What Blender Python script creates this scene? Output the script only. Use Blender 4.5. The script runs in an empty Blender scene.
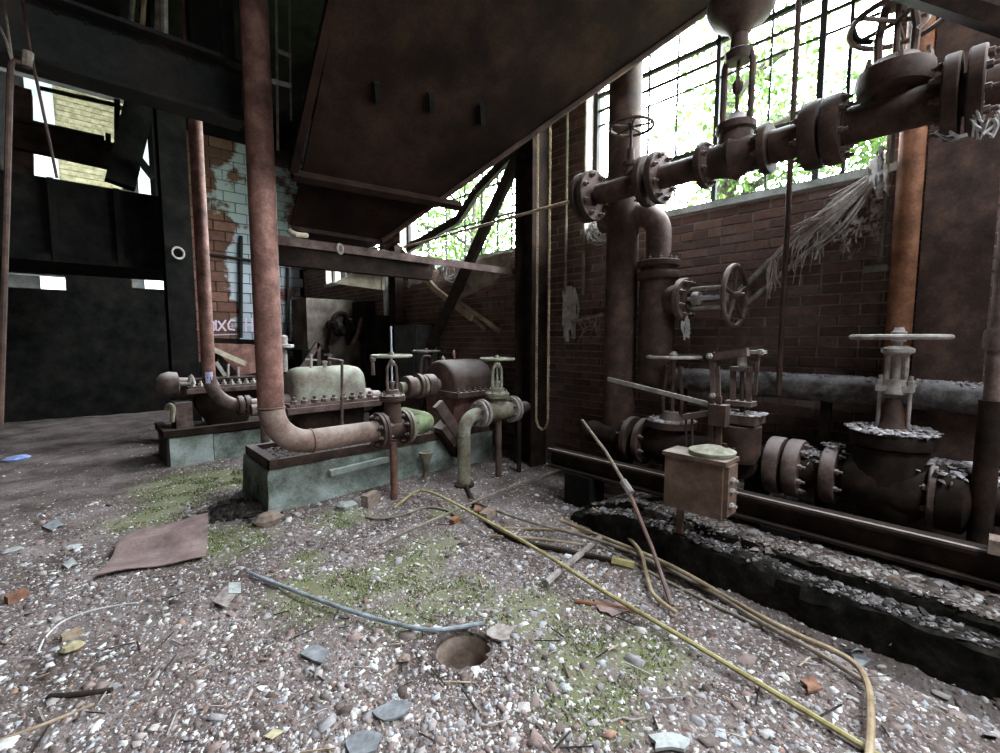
import bpy, math, random
import numpy as np
from mathutils import Vector, Matrix
random.seed(7); rng = np.random.default_rng(7)
sc = bpy.context.scene
col = sc.collection

# ------------------------------------------------------------------ camera
F = 457.0; H = 1.4; PITCH = math.atan(39/457.0); YAW = math.radians(42.7)
fw = np.array([math.sin(YAW)*math.cos(PITCH), math.cos(YAW)*math.cos(PITCH), -math.sin(PITCH)])
rt = np.array([math.cos(YAW), -math.sin(YAW), 0.0]); upv = np.cross(rt, fw)
CAM = np.array([0.0, 0.0, H])
cd = bpy.data.cameras.new('camera'); cam = bpy.data.objects.new('camera', cd); col.objects.link(cam)
cd.sensor_width = 36.0; cd.lens = 36.0*F/1000.0; cd.clip_start = 0.02; cd.clip_end = 200
cam.location = CAM; cam.rotation_euler = (math.pi/2-PITCH, 0, -YAW)
sc.camera = cam
# ------------------------------------------------------------------ overcast sky and exposure
w = bpy.data.worlds.new('overcast_sky'); sc.world = w; w.use_nodes = True
bg = w.node_tree.nodes['Background']; bg.inputs[0].default_value = (0.86, 0.94, 1.0, 1); bg.inputs[1].default_value = 34.0
vs = sc.view_settings; vs.view_transform = 'Standard'; vs.look = 'None'; vs.gamma = 1.0; vs.use_curve_mapping = False
vs.exposure = 0.33
def portal(name, loc, rot, sx, sy):
    l = bpy.data.lights.new(name, 'AREA'); l.shape = 'RECTANGLE'; l.size = sx; l.size_y = sy
    l.cycles.is_portal = True
    o = bpy.data.objects.new(name, l); col.objects.link(o); o.location = loc; o.rotation_euler = rot
# daylight portals in the windows and in the added roof gap
portal('window_daylight', (4.15, 1.75, 4.0), (0, math.pi/2, 0), 3.0, 2.6)
portal('side_window_daylight', (4.15, -2.2, 3.85), (0, math.pi/2, 0), 3.0, 2.9)
portal('added_roof_gap_daylight', (1.4, -2.5, 6.2), (0, 0, 0), 2.4, 1.6)
portal('far_window_daylight', (4.15, 5.15, 3.85), (0, math.pi/2, 0), 3.0, 2.9)

# ------------------------------------------------------------------ pixel helpers (a pixel gives only a direction)
def ray(x, y): return rt*(x-500)+upv*(376.5-y)+fw*F
def P(x, y, X=None, Y=None, Z=None, D=None):
    r = ray(x, y)
    if X is not None: t = X/r[0]
    elif Y is not None: t = Y/r[1]
    elif Z is not None: t = (Z-H)/r[2]
    else: t = D/F
    return CAM+r*t
def proj(p):
    d = np.asarray(p, float)-CAM; z = d@fw
    return 500+F*(d@rt)/z, 376.5-F*(d@upv)/z, z
def R(px, p): return px*proj(p)[2]/F
def V(*a): return np.array(a, float)
XA, YA, ZA = V(1,0,0), V(0,1,0), V(0,0,1)
def unit(v): v = np.asarray(v, float); return v/np.linalg.norm(v)

# ------------------------------------------------------------------ materials
MATS = {}
def nodemat(name):
    m = bpy.data.materials.new(name); m.use_nodes = True
    nt = m.node_tree; b = nt.nodes['Principled BSDF']; MATS[name] = m
    return m, nt, b
def ramp(nt, stops, interp='LINEAR'):
    r = nt.nodes.new('ShaderNodeValToRGB'); e = r.color_ramp.elements; r.color_ramp.interpolation = interp
    while len(e) < len(stops): e.new(0.5)
    for i, (p, c) in enumerate(stops): e[i].position = p; e[i].color = (*c, 1)
    return r
def noise(nt, scale, detail=6, rough=0.6, vec=None, dist=0):
    n = nt.nodes.new('ShaderNodeTexNoise'); n.inputs['Scale'].default_value = scale
    n.inputs['Detail'].default_value = detail; n.inputs['Roughness'].default_value = rough; n.inputs['Distortion'].default_value = dist
    if vec is not None: nt.links.new(vec, n.inputs['Vector'])
    return n
def math_n(nt, op, a, b=None, clamp=False):
    n = nt.nodes.new('ShaderNodeMath'); n.operation = op; n.use_clamp = clamp
    for i, v in enumerate((a, b)):
        if v is None: continue
        if isinstance(v, (int, float)): n.inputs[i].default_value = v
        else: nt.links.new(v, n.inputs[i])
    return n.outputs[0]
def mixc(nt, fac, a, b):
    n = nt.nodes.new('ShaderNodeMix'); n.data_type = 'RGBA'
    for sock, v in ((n.inputs[0], fac), (n.inputs[6], a), (n.inputs[7], b)):
        if isinstance(v, (int, float)): sock.default_value = v
        elif isinstance(v, tuple): sock.default_value = (*v, 1)
        else: nt.links.new(v, sock)
    return n.outputs[2]
def worldpos(nt):
    return nt.nodes.new('ShaderNodeNewGeometry').outputs['Position']
def bump(nt, b, h, strength=0.4, dist=0.01):
    n = nt.nodes.new('ShaderNodeBump'); n.inputs['Strength'].default_value = strength; n.inputs['Distance'].default_value = dist
    nt.links.new(h, n.inputs['Height']); nt.links.new(n.outputs[0], b.inputs['Normal'])
def weathered(name, cols, scale=6, rough=0.75, metal=0.0, dust=0.0, dustcol=(0.42,0.39,0.38), bs=0.35, fine=60, spec=0.3):
    """noise-coloured surface; dust = settled dirt lying on faces that point up"""
    m, nt, b = nodemat(name); pos = worldpos(nt)
    n = noise(nt, scale, 8, 0.65, pos); n2 = noise(nt, fine, 5, 0.7, pos)
    k = len(cols)
    r = ramp(nt, [(0.37+0.26*i/max(1,k-1), c) for i, c in enumerate(cols)])
    f = math_n(nt, 'ADD', math_n(nt, 'MULTIPLY', n.outputs['Fac'], 0.72), math_n(nt, 'MULTIPLY', n2.outputs['Fac'], 0.28))
    nt.links.new(f, r.inputs[0]); c = r.outputs[0]
    if dust > 0:
        g = nt.nodes.new('ShaderNodeNewGeometry'); sx = nt.nodes.new('ShaderNodeSeparateXYZ'); nt.links.new(g.outputs['Normal'], sx.inputs[0])
        mr = nt.nodes.new('ShaderNodeMapRange'); mr.interpolation_type = 'SMOOTHSTEP'
        mr.inputs[1].default_value = 0.35; mr.inputs[2].default_value = 0.95; nt.links.new(sx.outputs[2], mr.inputs[0])
        nn = noise(nt, 22, 5, 0.7, pos)
        ff = math_n(nt, 'MULTIPLY', mr.outputs[0], math_n(nt, 'MULTIPLY', math_n(nt, 'ADD', nn.outputs['Fac'], 0.35), dust), True)
        c = mixc(nt, ff, c, dustcol)
    nt.links.new(c, b.inputs['Base Color']); b.inputs['Roughness'].default_value = rough; b.inputs['Metallic'].default_value = metal
    b.inputs['Specular IOR Level'].default_value = spec
    bump(nt, b, f, bs, 0.006)
    return m
weathered('rust_red', [(0.07,0.034,0.026),(0.17,0.082,0.064),(0.30,0.16,0.13)], 7, 0.7, 0, 0.35)
weathered('rust_run', [(0.10,0.06,0.047),(0.20,0.135,0.11),(0.30,0.235,0.20)], 6, 0.7, 0, 0.3, (0.36,0.34,0.30))
weathered('rust_orange', [(0.085,0.035,0.018),(0.19,0.078,0.038),(0.30,0.14,0.08)], 8, 0.75)
weathered('rust_brown', [(0.022,0.013,0.011),(0.055,0.032,0.024),(0.105,0.06,0.044)], 7, 0.75, 0, 0.5)
weathered('rust_dusty', [(0.04,0.028,0.023),(0.10,0.066,0.055),(0.18,0.13,0.115)], 8, 0.8, 0, 0.9, (0.40,0.34,0.33))
weathered('rust_dark', [(0.008,0.006,0.005),(0.02,0.013,0.010),(0.042,0.025,0.018)], 6, 0.8, 0, 0.15, (0.2,0.17,0.15), spec=0.1)
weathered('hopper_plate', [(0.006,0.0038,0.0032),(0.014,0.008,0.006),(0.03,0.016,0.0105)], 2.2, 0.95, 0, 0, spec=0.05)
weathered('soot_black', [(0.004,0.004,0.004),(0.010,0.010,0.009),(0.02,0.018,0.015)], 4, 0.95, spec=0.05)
weathered('steel_dark', [(0.008,0.009,0.009),(0.02,0.021,0.02),(0.045,0.034,0.026)], 4, 0.8, 0, 0.3, (0.2,0.2,0.18))
weathered('pump_green', [(0.14,0.10,0.08),(0.26,0.25,0.20),(0.38,0.42,0.34)], 5, 0.75, 0, 0.5, (0.42,0.46,0.36))
weathered('moss_metal', [(0.08,0.085,0.05),(0.16,0.20,0.10),(0.28,0.34,0.20)], 9, 0.85)
weathered('olive_pipe', [(0.09,0.07,0.05),(0.19,0.17,0.12),(0.29,0.28,0.21)], 8, 0.7, 0, 0.3)
weathered('concrete_green', [(0.06,0.07,0.05),(0.24,0.285,0.255),(0.48,0.55,0.535)], 3.6, 0.9)
weathered('concrete_pale', [(0.20,0.235,0.18),(0.40,0.46,0.44),(0.60,0.66,0.66)], 4, 0.9)
weathered('concrete_dark', [(0.03,0.03,0.028),(0.07,0.07,0.06),(0.13,0.125,0.11)], 5, 0.9)
weathered('mortar', [(0.17,0.145,0.13),(0.29,0.25,0.225),(0.40,0.355,0.325)], 12, 0.95)
weathered('plaster_stained', [(0.06,0.05,0.045),(0.16,0.135,0.11),(0.30,0.26,0.21)], 3, 0.95)
weathered('timber_dark', [(0.008,0.006,0.005),(0.022,0.016,0.013),(0.05,0.036,0.028)], 9, 0.85)
weathered('timber_tan', [(0.18,0.13,0.08),(0.34,0.26,0.18),(0.48,0.40,0.30)], 9, 0.85)
weathered('rag_white', [(0.28,0.27,0.26),(0.48,0.47,0.46),(0.66,0.66,0.66)], 14, 0.95)
weathered('web_grey', [(0.16,0.13,0.115),(0.30,0.26,0.24),(0.46,0.43,0.41)], 14, 0.95)
weathered('cloth_tan', [(0.14,0.115,0.09),(0.26,0.22,0.17),(0.38,0.33,0.26)], 8, 0.95)
weathered('sheet_metal_pale', [(0.25,0.21,0.15),(0.42,0.37,0.27),(0.55,0.51,0.40)], 7, 0.7)
weathered('wheel_grey', [(0.16,0.145,0.13),(0.30,0.27,0.25),(0.44,0.41,0.39)], 12, 0.65)
weathered('wheel_olive', [(0.15,0.14,0.10),(0.27,0.265,0.20),(0.40,0.395,0.32)], 12, 0.7)
weathered('steel_bright', [(0.36,0.40,0.44),(0.52,0.58,0.63),(0.68,0.74,0.8)], 10, 0.4, 0.3)
weathered('galvanised', [(0.16,0.18,0.20),(0.30,0.34,0.38),(0.46,0.51,0.56)], 12, 0.45, 0.3)
weathered('brass_yellow', [(0.24,0.20,0.08),(0.40,0.35,0.16),(0.52,0.48,0.27)], 9, 0.5)
weathered('brass_tan', [(0.20,0.14,0.08),(0.36,0.27,0.17),(0.46,0.38,0.26)], 9, 0.5)
weathered('rod_brown', [(0.10,0.08,0.065),(0.22,0.18,0.14),(0.34,0.29,0.24)], 12, 0.65)
weathered('insulation_top', [(0.04,0.033,0.03),(0.09,0.08,0.076),(0.19,0.18,0.18)], 14, 0.95, 0, 0.9, (0.33,0.32,0.34), 0.9)
weathered('brick_orange', [(0.13,0.065,0.045),(0.24,0.12,0.08),(0.36,0.20,0.14)], 18, 0.9)
weathered('stone_pale', [(0.24,0.25,0.24),(0.38,0.40,0.39),(0.54,0.56,0.55)], 14, 0.9)
weathered('stone_brown', [(0.14,0.10,0.08),(0.25,0.19,0.155),(0.36,0.29,0.25)], 14, 0.9)
weathered('slate_blue', [(0.11,0.115,0.125),(0.19,0.20,0.215),(0.30,0.315,0.33)], 14, 0.8)
weathered('foam_yellow', [(0.22,0.18,0.10),(0.36,0.31,0.19),(0.50,0.45,0.30)], 20, 0.95)
weathered('plastic_blue', [(0.12,0.2,0.5),(0.3,0.4,0.7),(0.55,0.62,0.8)], 14, 0.5)
weathered('bark', [(0.015,0.012,0.009),(0.035,0.03,0.024),(0.06,0.052,0.044)], 9, 0.95)
weathered('outside_ground', [(0.08,0.12,0.04),(0.16,0.22,0.08),(0.24,0.30,0.13)], 3, 0.95)
weathered('yellow_brick', [(0.13,0.12,0.065),(0.24,0.22,0.125),(0.34,0.32,0.20)], 10, 0.95)
weathered('outside_pale', [(0.32,0.37,0.35),(0.44,0.49,0.47),(0.55,0.6,0.58)], 3, 0.9)
weathered('paint_pink', [(0.66,0.50,0.60),(0.78,0.64,0.74),(0.85,0.75,0.83)], 30, 0.8)
weathered('tag_lilac', [(0.40,0.38,0.56),(0.52,0.50,0.70),(0.62,0.62,0.8)], 30, 0.6)
weathered('box_brown', [(0.075,0.045,0.032),(0.13,0.08,0.058),(0.19,0.125,0.095)], 9, 0.7, 0, 0.55, (0.42,0.38,0.33))
weathered('steel_grey', [(0.03,0.035,0.034),(0.06,0.066,0.064),(0.10,0.105,0.10)], 6, 0.8)
weathered('shaded_riser', [(0.004,0.004,0.0035),(0.012,0.011,0.009),(0.03,0.026,0.022)], 12, 0.95, spec=0.05)  # near-black that paints the shade on the bank risers

def randomised(name, stops, rough=0.85, tint=0.25, scale=25, interp='CONSTANT', extra=None, spec=0.3):
    """each loose piece of a mesh / each object gets its own colour"""
    m, nt, b = nodemat(name); g = nt.nodes.new('ShaderNodeNewGeometry'); oi = nt.nodes.new('ShaderNodeObjectInfo')
    f = math_n(nt, 'FRACT', math_n(nt, 'ADD', g.outputs['Random Per Island'], math_n(nt, 'MULTIPLY', oi.outputs['Random'], 7.31)))
    r = ramp(nt, stops, interp); nt.links.new(f, r.inputs[0])
    n = noise(nt, scale, 6, 0.7, g.outputs['Position'])
    rr = ramp(nt, [(0.25, (1-tint*2.2,)*3), (0.75, (1+tint*0.8,)*3)]); nt.links.new(n.outputs['Fac'], rr.inputs[0])
    mx = nt.nodes.new('ShaderNodeMix'); mx.data_type = 'RGBA'; mx.blend_type = 'MULTIPLY'; mx.inputs[0].default_value = 1
    nt.links.new(r.outputs[0], mx.inputs[6]); nt.links.new(rr.outputs[0], mx.inputs[7])
    c = mx.outputs[2]
    if extra: c = extra(nt, c, g)
    nt.links.new(c, b.inputs['Base Color']); b.inputs['Roughness'].default_value = rough; b.inputs['Specular IOR Level'].default_value = spec
    bump(nt, b, n.outputs['Fac'], 0.35, 0.004)
    return m
randomised('brick_red', [(0,(0.153,0.092,0.073)),(0.16,(0.193,0.112,0.088)),(0.34,(0.142,0.092,0.075)),(0.5,(0.210,0.129,0.105)),(0.66,(0.119,0.081,0.066)),(0.8,(0.176,0.118,0.099)),(0.92,(0.204,0.146,0.124))], 0.95)
def peel(nt, c, g):
    n = noise(nt, 1.5, 6, 0.6, g.outputs['Position']); r = ramp(nt, [(0.47,(0,0,0)),(0.53,(1,1,1))])
    sx = nt.nodes.new('ShaderNodeSeparateXYZ'); nt.links.new(g.outputs['Position'], sx.inputs[0])   # more whitewash left towards the window corner
    off = math_n(nt, 'MINIMUM', math_n(nt, 'MAXIMUM', math_n(nt, 'MULTIPLY', math_n(nt, 'SUBTRACT', sx.outputs[0], float(P(236,320,Y=10.9)[0])), 0.45), -0.16), 0.07)
    nt.links.new(math_n(nt, 'ADD', n.outputs['Fac'], off), r.inputs[0])
    return mixc(nt, r.outputs[0], c, (0.44,0.50,0.54))
randomised('tile_block', [(0,(0.16,0.078,0.056)),(0.3,(0.20,0.096,0.066)),(0.55,(0.14,0.07,0.052)),(0.8,(0.22,0.11,0.08))], 0.85, 0.2, 12, 'CONSTANT', peel)
CH = [(0,(0.179,0.140,0.127)),(0.12,(0.269,0.207,0.190)),(0.23,(0.403,0.358,0.351)),(0.34,(0.106,0.078,0.069)),(0.46,(0.302,0.218,0.196)),(0.56,(0.246,0.224,0.236)),(0.65,(0.526,0.493,0.471)),(0.74,(0.347,0.325,0.333)),(0.82,(0.694,0.672,0.644)),(0.89,(0.448,0.470,0.506)),(0.935,(0.213,0.146,0.115)),(0.965,(0.370,0.224,0.161)),(0.978,(0.850,0.850,0.850))]
randomised('rubble_chips', CH, 0.8, 0.2, 40)
randomised('flakes', [(0,(0.22,0.19,0.19)),(0.25,(0.33,0.30,0.31)),(0.5,(0.45,0.42,0.43)),(0.75,(0.58,0.55,0.57)),(0.92,(0.16,0.12,0.11))], 0.85, 0.2, 40)
randomised('soot_chips', [(0,(0.03,0.028,0.026)),(0.3,(0.07,0.06,0.06)),(0.55,(0.14,0.12,0.12)),(0.75,(0.22,0.2,0.2)),(0.93,(0.36,0.33,0.33))], 0.85, 0.2, 40)
randomised('bank_chips', [(0,(0.06,0.048,0.042)),(0.2,(0.12,0.095,0.085)),(0.4,(0.19,0.155,0.14)),(0.6,(0.28,0.25,0.24)),(0.75,(0.09,0.07,0.06)),(0.86,(0.42,0.39,0.38)),(0.95,(0.22,0.14,0.10))], 0.85, 0.2, 40)
randomised('dark_soil', [(0,(0.02,0.017,0.015)),(0.4,(0.04,0.033,0.029)),(0.75,(0.07,0.057,0.05))], 0.95, 0.2, 40)
randomised('moss_blades', [(0,(0.10,0.14,0.045)),(0.3,(0.16,0.205,0.07)),(0.6,(0.23,0.27,0.105)),(0.85,(0.31,0.33,0.16))], 0.9, 0.2, 20)

def leafmat():
    m, nt, b = nodemat('leaf_green')
    g = nt.nodes.new('ShaderNodeNewGeometry'); r = ramp(nt, [(0,(0.018,0.045,0.006)),(0.5,(0.04,0.085,0.012)),(1,(0.09,0.14,0.03))]); nt.links.new(g.outputs['Random Per Island'], r.inputs[0])
    nt.links.new(r.outputs[0], b.inputs['Base Color']); b.inputs['Roughness'].default_value = 0.6
    t = nt.nodes.new('ShaderNodeBsdfTranslucent'); nt.links.new(r.outputs[0], t.inputs[0])
    mx = nt.nodes.new('ShaderNodeMixShader'); mx.inputs[0].default_value = 0.55
    nt.links.new(b.outputs[0], mx.inputs[1]); nt.links.new(t.outputs[0], mx.inputs[2])
    nt.links.new(mx.outputs[0], nt.nodes['Material Output'].inputs[0])
leafmat()

MOSS = [(0.70,3.55,0.50),(1.35,2.35,0.42),(1.15,1.95,0.28),(1.62,1.55,0.36),(1.55,1.2,0.30),(1.35,0.98,0.3),(0.75,5.2,0.7),(1.1,5.0,0.5),(1.9,1.3,0.16),(0.55,4.7,0.35),(1.45,3.4,0.35),(0.95,2.45,.45),(1.45,1.9,.35),(1.75,.95,.3),(.3,4.4,.4),(1.7,2.5,.3),(1.0,2.9,0.2),(0.35,1.5,0.1),(2.1,2.9,.2)]
def groundmat():
    m, nt, b = nodemat('rubble_ground'); pos = worldpos(nt)
    n1 = noise(nt, 2.2, 8, 0.7, pos); n2 = noise(nt, 55, 6, 0.75, pos)
    r1 = ramp(nt, [(0.36,(0.075,0.056,0.05)),(0.5,(0.17,0.135,0.125)),(0.64,(0.27,0.23,0.22))]); nt.links.new(n1.outputs['Fac'], r1.inputs[0])
    r2 = ramp(nt, [(0.3,(0.45,0.45,0.45)),(0.55,(1,1,1)),(0.72,(1.7,1.7,1.75))]); nt.links.new(n2.outputs['Fac'], r2.inputs[0])
    mx = nt.nodes.new('ShaderNodeMix'); mx.data_type='RGBA'; mx.blend_type='MULTIPLY'; mx.inputs[0].default_value=1
    nt.links.new(r1.outputs[0], mx.inputs[6]); nt.links.new(r2.outputs[0], mx.inputs[7])
    # moss grows in patches of its own
    acc = None
    for (x, y, r) in MOSS:
        d = nt.nodes.new('ShaderNodeVectorMath'); d.operation = 'DISTANCE'; nt.links.new(pos, d.inputs[0]); d.inputs[1].default_value = (x, y, 0)
        v = math_n(nt, 'SUBTRACT', 1.0, math_n(nt, 'DIVIDE', d.outputs['Value'], r), True)
        acc = v if acc is None else math_n(nt, 'MAXIMUM', acc, v)
    n3 = noise(nt, 7, 8, 0.75, pos)
    f = math_n(nt, 'MULTIPLY', math_n(nt, 'SUBTRACT', math_n(nt, 'ADD', math_n(nt, 'MULTIPLY', acc, 0.75), n3.outputs['Fac']), 0.68), 4.0, True)
    f = math_n(nt, 'MULTIPLY', f, 0.7)
    c = mixc(nt, f, mx.outputs[2], (0.165,0.19,0.08))
    nt.links.new(c, b.inputs['Base Color']); b.inputs['Roughness'].default_value = 0.92; b.inputs['Specular IOR Level'].default_value = 0.3
    bump(nt, b, n2.outputs['Fac'], 0.7, 0.012)
groundmat()

# ------------------------------------------------------------------ mesh builder
class MB:
    def __init__(s): s.v = []; s.f = []
    def add(s, verts, faces):
        o = len(s.v); s.v += [tuple(map(float, p)) for p in verts]; s.f += [tuple(i+o for i in f) for f in faces]; return s
    def box(s, c, size, ax=None, taper=1.0):
        c = np.asarray(c, float); a = [XA, YA, ZA] if ax is None else [np.asarray(k, float) for k in ax]
        h = np.asarray(size, float)/2; vs = []
        for z in (-1, 1):
            k = taper if z > 0 else 1
            for x, y in ((-1,-1),(1,-1),(1,1),(-1,1)): vs.append(c+a[0]*h[0]*x*k+a[1]*h[1]*y*k+a[2]*h[2]*z)
        return s.add(vs, [(3,2,1,0),(4,5,6,7),(0,1,5,4),(1,2,6,5),(2,3,7,6),(3,0,4,7)])
    def bbox(s, lo, hi): lo = np.asarray(lo, float); hi = np.asarray(hi, float); return s.box((lo+hi)/2, hi-lo)
    def bar(s, a, b, w, h, upr=ZA):
        a = np.asarray(a, float); b = np.asarray(b, float); d = unit(b-a)
        u = np.asarray(upr, float); sd = np.cross(d, u)
        if np.linalg.norm(sd) < 1e-4: sd = np.cross(d, XA)
        sd = unit(sd); u = np.cross(sd, d)
        return s.box((a+b)/2, (np.linalg.norm(b-a), w, h), (d, sd, u))
    def ibeam(s, a, b, w, h, tf=0.02, tw=0.015, upr=ZA):
        a = np.asarray(a, float); b = np.asarray(b, float); d = unit(b-a); sd = unit(np.cross(d, upr)); u = np.cross(sd, d); L = np.linalg.norm(b-a); c = (a+b)/2
        s.box(c+u*(h/2-tf/2), (L, w, tf), (d, sd, u)); s.box(c-u*(h/2-tf/2), (L, w, tf), (d, sd, u)); s.box(c, (L, tw, h-2*tf), (d, sd, u)); return s
    @staticmethod
    def frame(d):
        d = unit(d); h = ZA if abs(d[2]) < 0.9 else XA
        u = unit(np.cross(h, d)); return u, np.cross(d, u)
    def lathe(s, o, ax, prof, n=20, cap=True):
        o = np.asarray(o, float); d = unit(ax); u, v = s.frame(d); vs = []; fs = []
        for (t, r) in prof:
            for i in range(n):
                a = 2*math.pi*i/n; vs.append(o+d*t+(u*math.cos(a)+v*math.sin(a))*r)
        m = len(prof)
        for k in range(m-1):
            for i in range(n): j = (i+1) % n; fs.append((k*n+i, k*n+j, (k+1)*n+j, (k+1)*n+i))
        if cap: fs.append(tuple(range(n-1, -1, -1))); fs.append(tuple((m-1)*n+i for i in range(n)))
        return s.add(vs, fs)
    def cyl(s, a, b, r, n=14, r2=None):
        a = np.asarray(a, float); b = np.asarray(b, float); L = np.linalg.norm(b-a)
        return s.lathe(a, b-a, [(0, r), (L, r if r2 is None else r2)], n)
    def tube(s, pts, r, n=10, rad=None):
        pts = [np.asarray(p, float) for p in pts]; m = len(pts); vs = []; fs = []; u = None
        for i, p in enumerate(pts):
            t = unit(pts[min(i+1, m-1)]-pts[max(i-1, 0)])
            if u is None: u, _ = s.frame(t)
            u = unit(u-t*(u@t)); v = np.cross(t, u); rr = r if rad is None else rad[i]
            for k in range(n): a = 2*math.pi*k/n; vs.append(p+(u*math.cos(a)+v*math.sin(a))*rr)
        for i in range(m-1):
            for k in range(n): j = (k+1) % n; fs.append((i*n+k, i*n+j, (i+1)*n+j, (i+1)*n+k))
        fs.append(tuple(range(n-1, -1, -1))); fs.append(tuple((m-1)*n+k for k in range(n)))
        return s.add(vs, fs)
    def torus(s, c, ax, R_, r, n=32, m=8):
        c = np.asarray(c, float); d = unit(ax); u, v = s.frame(d); vs = []; fs = []
        for i in range(n):
            a = 2*math.pi*i/n; e = u*math.cos(a)+v*math.sin(a)
            for k in range(m): b = 2*math.pi*k/m; vs.append(c+e*(R_+r*math.cos(b))+d*r*math.sin(b))
        for i in range(n):
            for k in range(m): fs.append((i*m+k, ((i+1)%n)*m+k, ((i+1)%n)*m+(k+1)%m, i*m+(k+1)%m))
        return s.add(vs, fs)
    def ball(s, c, r, n=12, sc_=(1,1,1)):
        vs = []; fs = []; c = np.asarray(c, float); q = n//2
        for i in range(1, q):
            a = math.pi*i/q
            for k in range(n): b = 2*math.pi*k/n; vs.append(c+np.array([math.sin(a)*math.cos(b)*sc_[0], math.sin(a)*math.sin(b)*sc_[1], math.cos(a)*sc_[2]])*r)
        t = len(vs); vs += [c+ZA*r*sc_[2], c-ZA*r*sc_[2]]
        for i in range(q-2):
            for k in range(n): j = (k+1)%n; fs.append((i*n+k, (i+1)*n+k, (i+1)*n+j, i*n+j))
        for k in range(n): j = (k+1)%n; fs.append((t, k, j)); fs.append((t+1, (q-2)*n+j, (q-2)*n+k))
        return s.add(vs, fs)
    def prism(s, outline, ext):
        """outline: 3-D points in order; ext: extrusion vector"""
        o = [np.asarray(p, float) for p in outline]; e = np.asarray(ext, float); n = len(o)
        return s.add(o+[p+e for p in o], [tuple(range(n-1,-1,-1)), tuple(range(n, 2*n))]+[(i, (i+1)%n, n+(i+1)%n, n+i) for i in range(n)])
    def loft(s, rings, cap=True):
        n = len(rings[0]); vs = [p for r in rings for p in r]; fs = []
        for k in range(len(rings)-1):
            for i in range(n): j = (i+1)%n; fs.append((k*n+i, k*n+j, (k+1)*n+j, (k+1)*n+i))
        if cap: fs.append(tuple(range(n-1,-1,-1))); fs.append(tuple((len(rings)-1)*n+i for i in range(n)))
        return s.add(vs, fs)
    def hexbolt(s, c, ax, r, h, stud=0.5):
        s.lathe(c, ax, [(0, r), (h*0.85, r), (h, r*0.8)], 6)
        if stud: s.lathe(c, ax, [(h, r*0.5), (h*(1+stud), r*0.5)], 6)
        return s
    def build(s, name, mat, parent=None, smooth=True, angle=38):
        me = bpy.data.meshes.new(name)
        o0 = np.array(root_of(parent).location) if parent else np.zeros(3)
        me.from_pydata([tuple(np.array(p)-o0) for p in s.v], [], s.f)
        import bmesh
        bm = bmesh.new(); bm.from_mesh(me); bmesh.ops.recalc_face_normals(bm, faces=bm.faces); bm.to_mesh(me); bm.free()
        me.materials.append(MATS[mat])
        if smooth:
            me.polygons.foreach_set('use_smooth', [True]*len(me.polygons)); me.set_sharp_from_angle(angle=math.radians(angle))
        o = bpy.data.objects.new(name, me); col.objects.link(o)
        if parent: o.parent = parent
        return o
def root_of(o):
    while o.parent: o = o.parent
    return o
def tag(o, label, cat=None, group=None, kind=None):
    o['label'] = label
    if cat: o['category'] = cat
    if group: o['group'] = group
    if kind: o['kind'] = kind
    return o
def thing(name, label, cat, loc, group=None):
    o = bpy.data.objects.new(name, None); o.empty_display_size = 0.05; col.objects.link(o); o.location = tuple(map(float, loc))
    return tag(o, label, cat, group)
def one(name, mb, mat, label, cat, group=None, loc=None, **k):
    """a thing that is a single mesh, its origin at its base"""
    a = np.array(mb.v); lo = a.min(0); hi = a.max(0); c = np.array([(lo[0]+hi[0])/2, (lo[1]+hi[1])/2, lo[2]]) if loc is None else np.array(loc)
    mb.v = [tuple(np.array(p)-c) for p in mb.v]
    o = mb.build(name, mat, None, **k); o.location = tuple(c)
    return tag(o, label, cat, group)
def struct(name, mb, mat, label, **k):
    o = mb.build(name, mat, None, **k); tag(o, label, name.split('_')[0], None, 'structure'); return o
def sub(o, kind=None, label=None):
    if kind: o['kind'] = kind
    if label: o['label'] = label
    return o
def inst(name, mesh, parent, loc, rot=None, scale=None):
    o = bpy.data.objects.new(name, mesh); col.objects.link(o)
    o.parent = parent; o.location = tuple(np.asarray(loc, float)-np.array(root_of(parent).location))
    if rot is not None: o.rotation_mode = 'QUATERNION'; o.rotation_quaternion = rot
    if scale is not None: o.scale = scale
    return o
def smoothpath(pts, k=6):
    """Catmull-Rom through the points"""
    p = [np.asarray(q, float) for q in pts]; p = [2*p[0]-p[1]]+p+[2*p[-1]-p[-2]]; out = []
    for i in range(1, len(p)-2):
        for j in range(k):
            t = j/k; a, b, c, d = p[i-1], p[i], p[i+1], p[i+2]
            out.append(0.5*((2*b)+(c-a)*t+(2*a-5*b+4*c-d)*t*t+(3*b-a-3*c+d)*t**3))
    out.append(p[-2]); return out
def elbow(p, d1, d2, rb, k=10):
    """arc that arrives along d1 at corner p and leaves along d2"""
    d1 = unit(d1); d2 = unit(d2); c = p-d1*rb+d2*rb
    return [c-d2*rb*math.cos(t)+d1*rb*math.sin(t) for t in np.linspace(0, math.pi/2, k)]
def rmesh(name, mb, mat):
    o = mb.build(name, mat); me = o.data; bpy.data.objects.remove(o); return me
def quat(ax, ref=ZA): return Vector(ref).rotation_difference(Vector(unit(ax)))
BOLT = rmesh('bolt', MB().hexbolt(V(0,0,0), ZA, 1.0, 1.2, 0.9), 'rust_dusty')
BOLTD = rmesh('bolt', MB().hexbolt(V(0,0,0), ZA, 1.0, 1.2, 0.9), 'rust_brown')
BOLTS = {'rust_dusty': BOLT}
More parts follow.
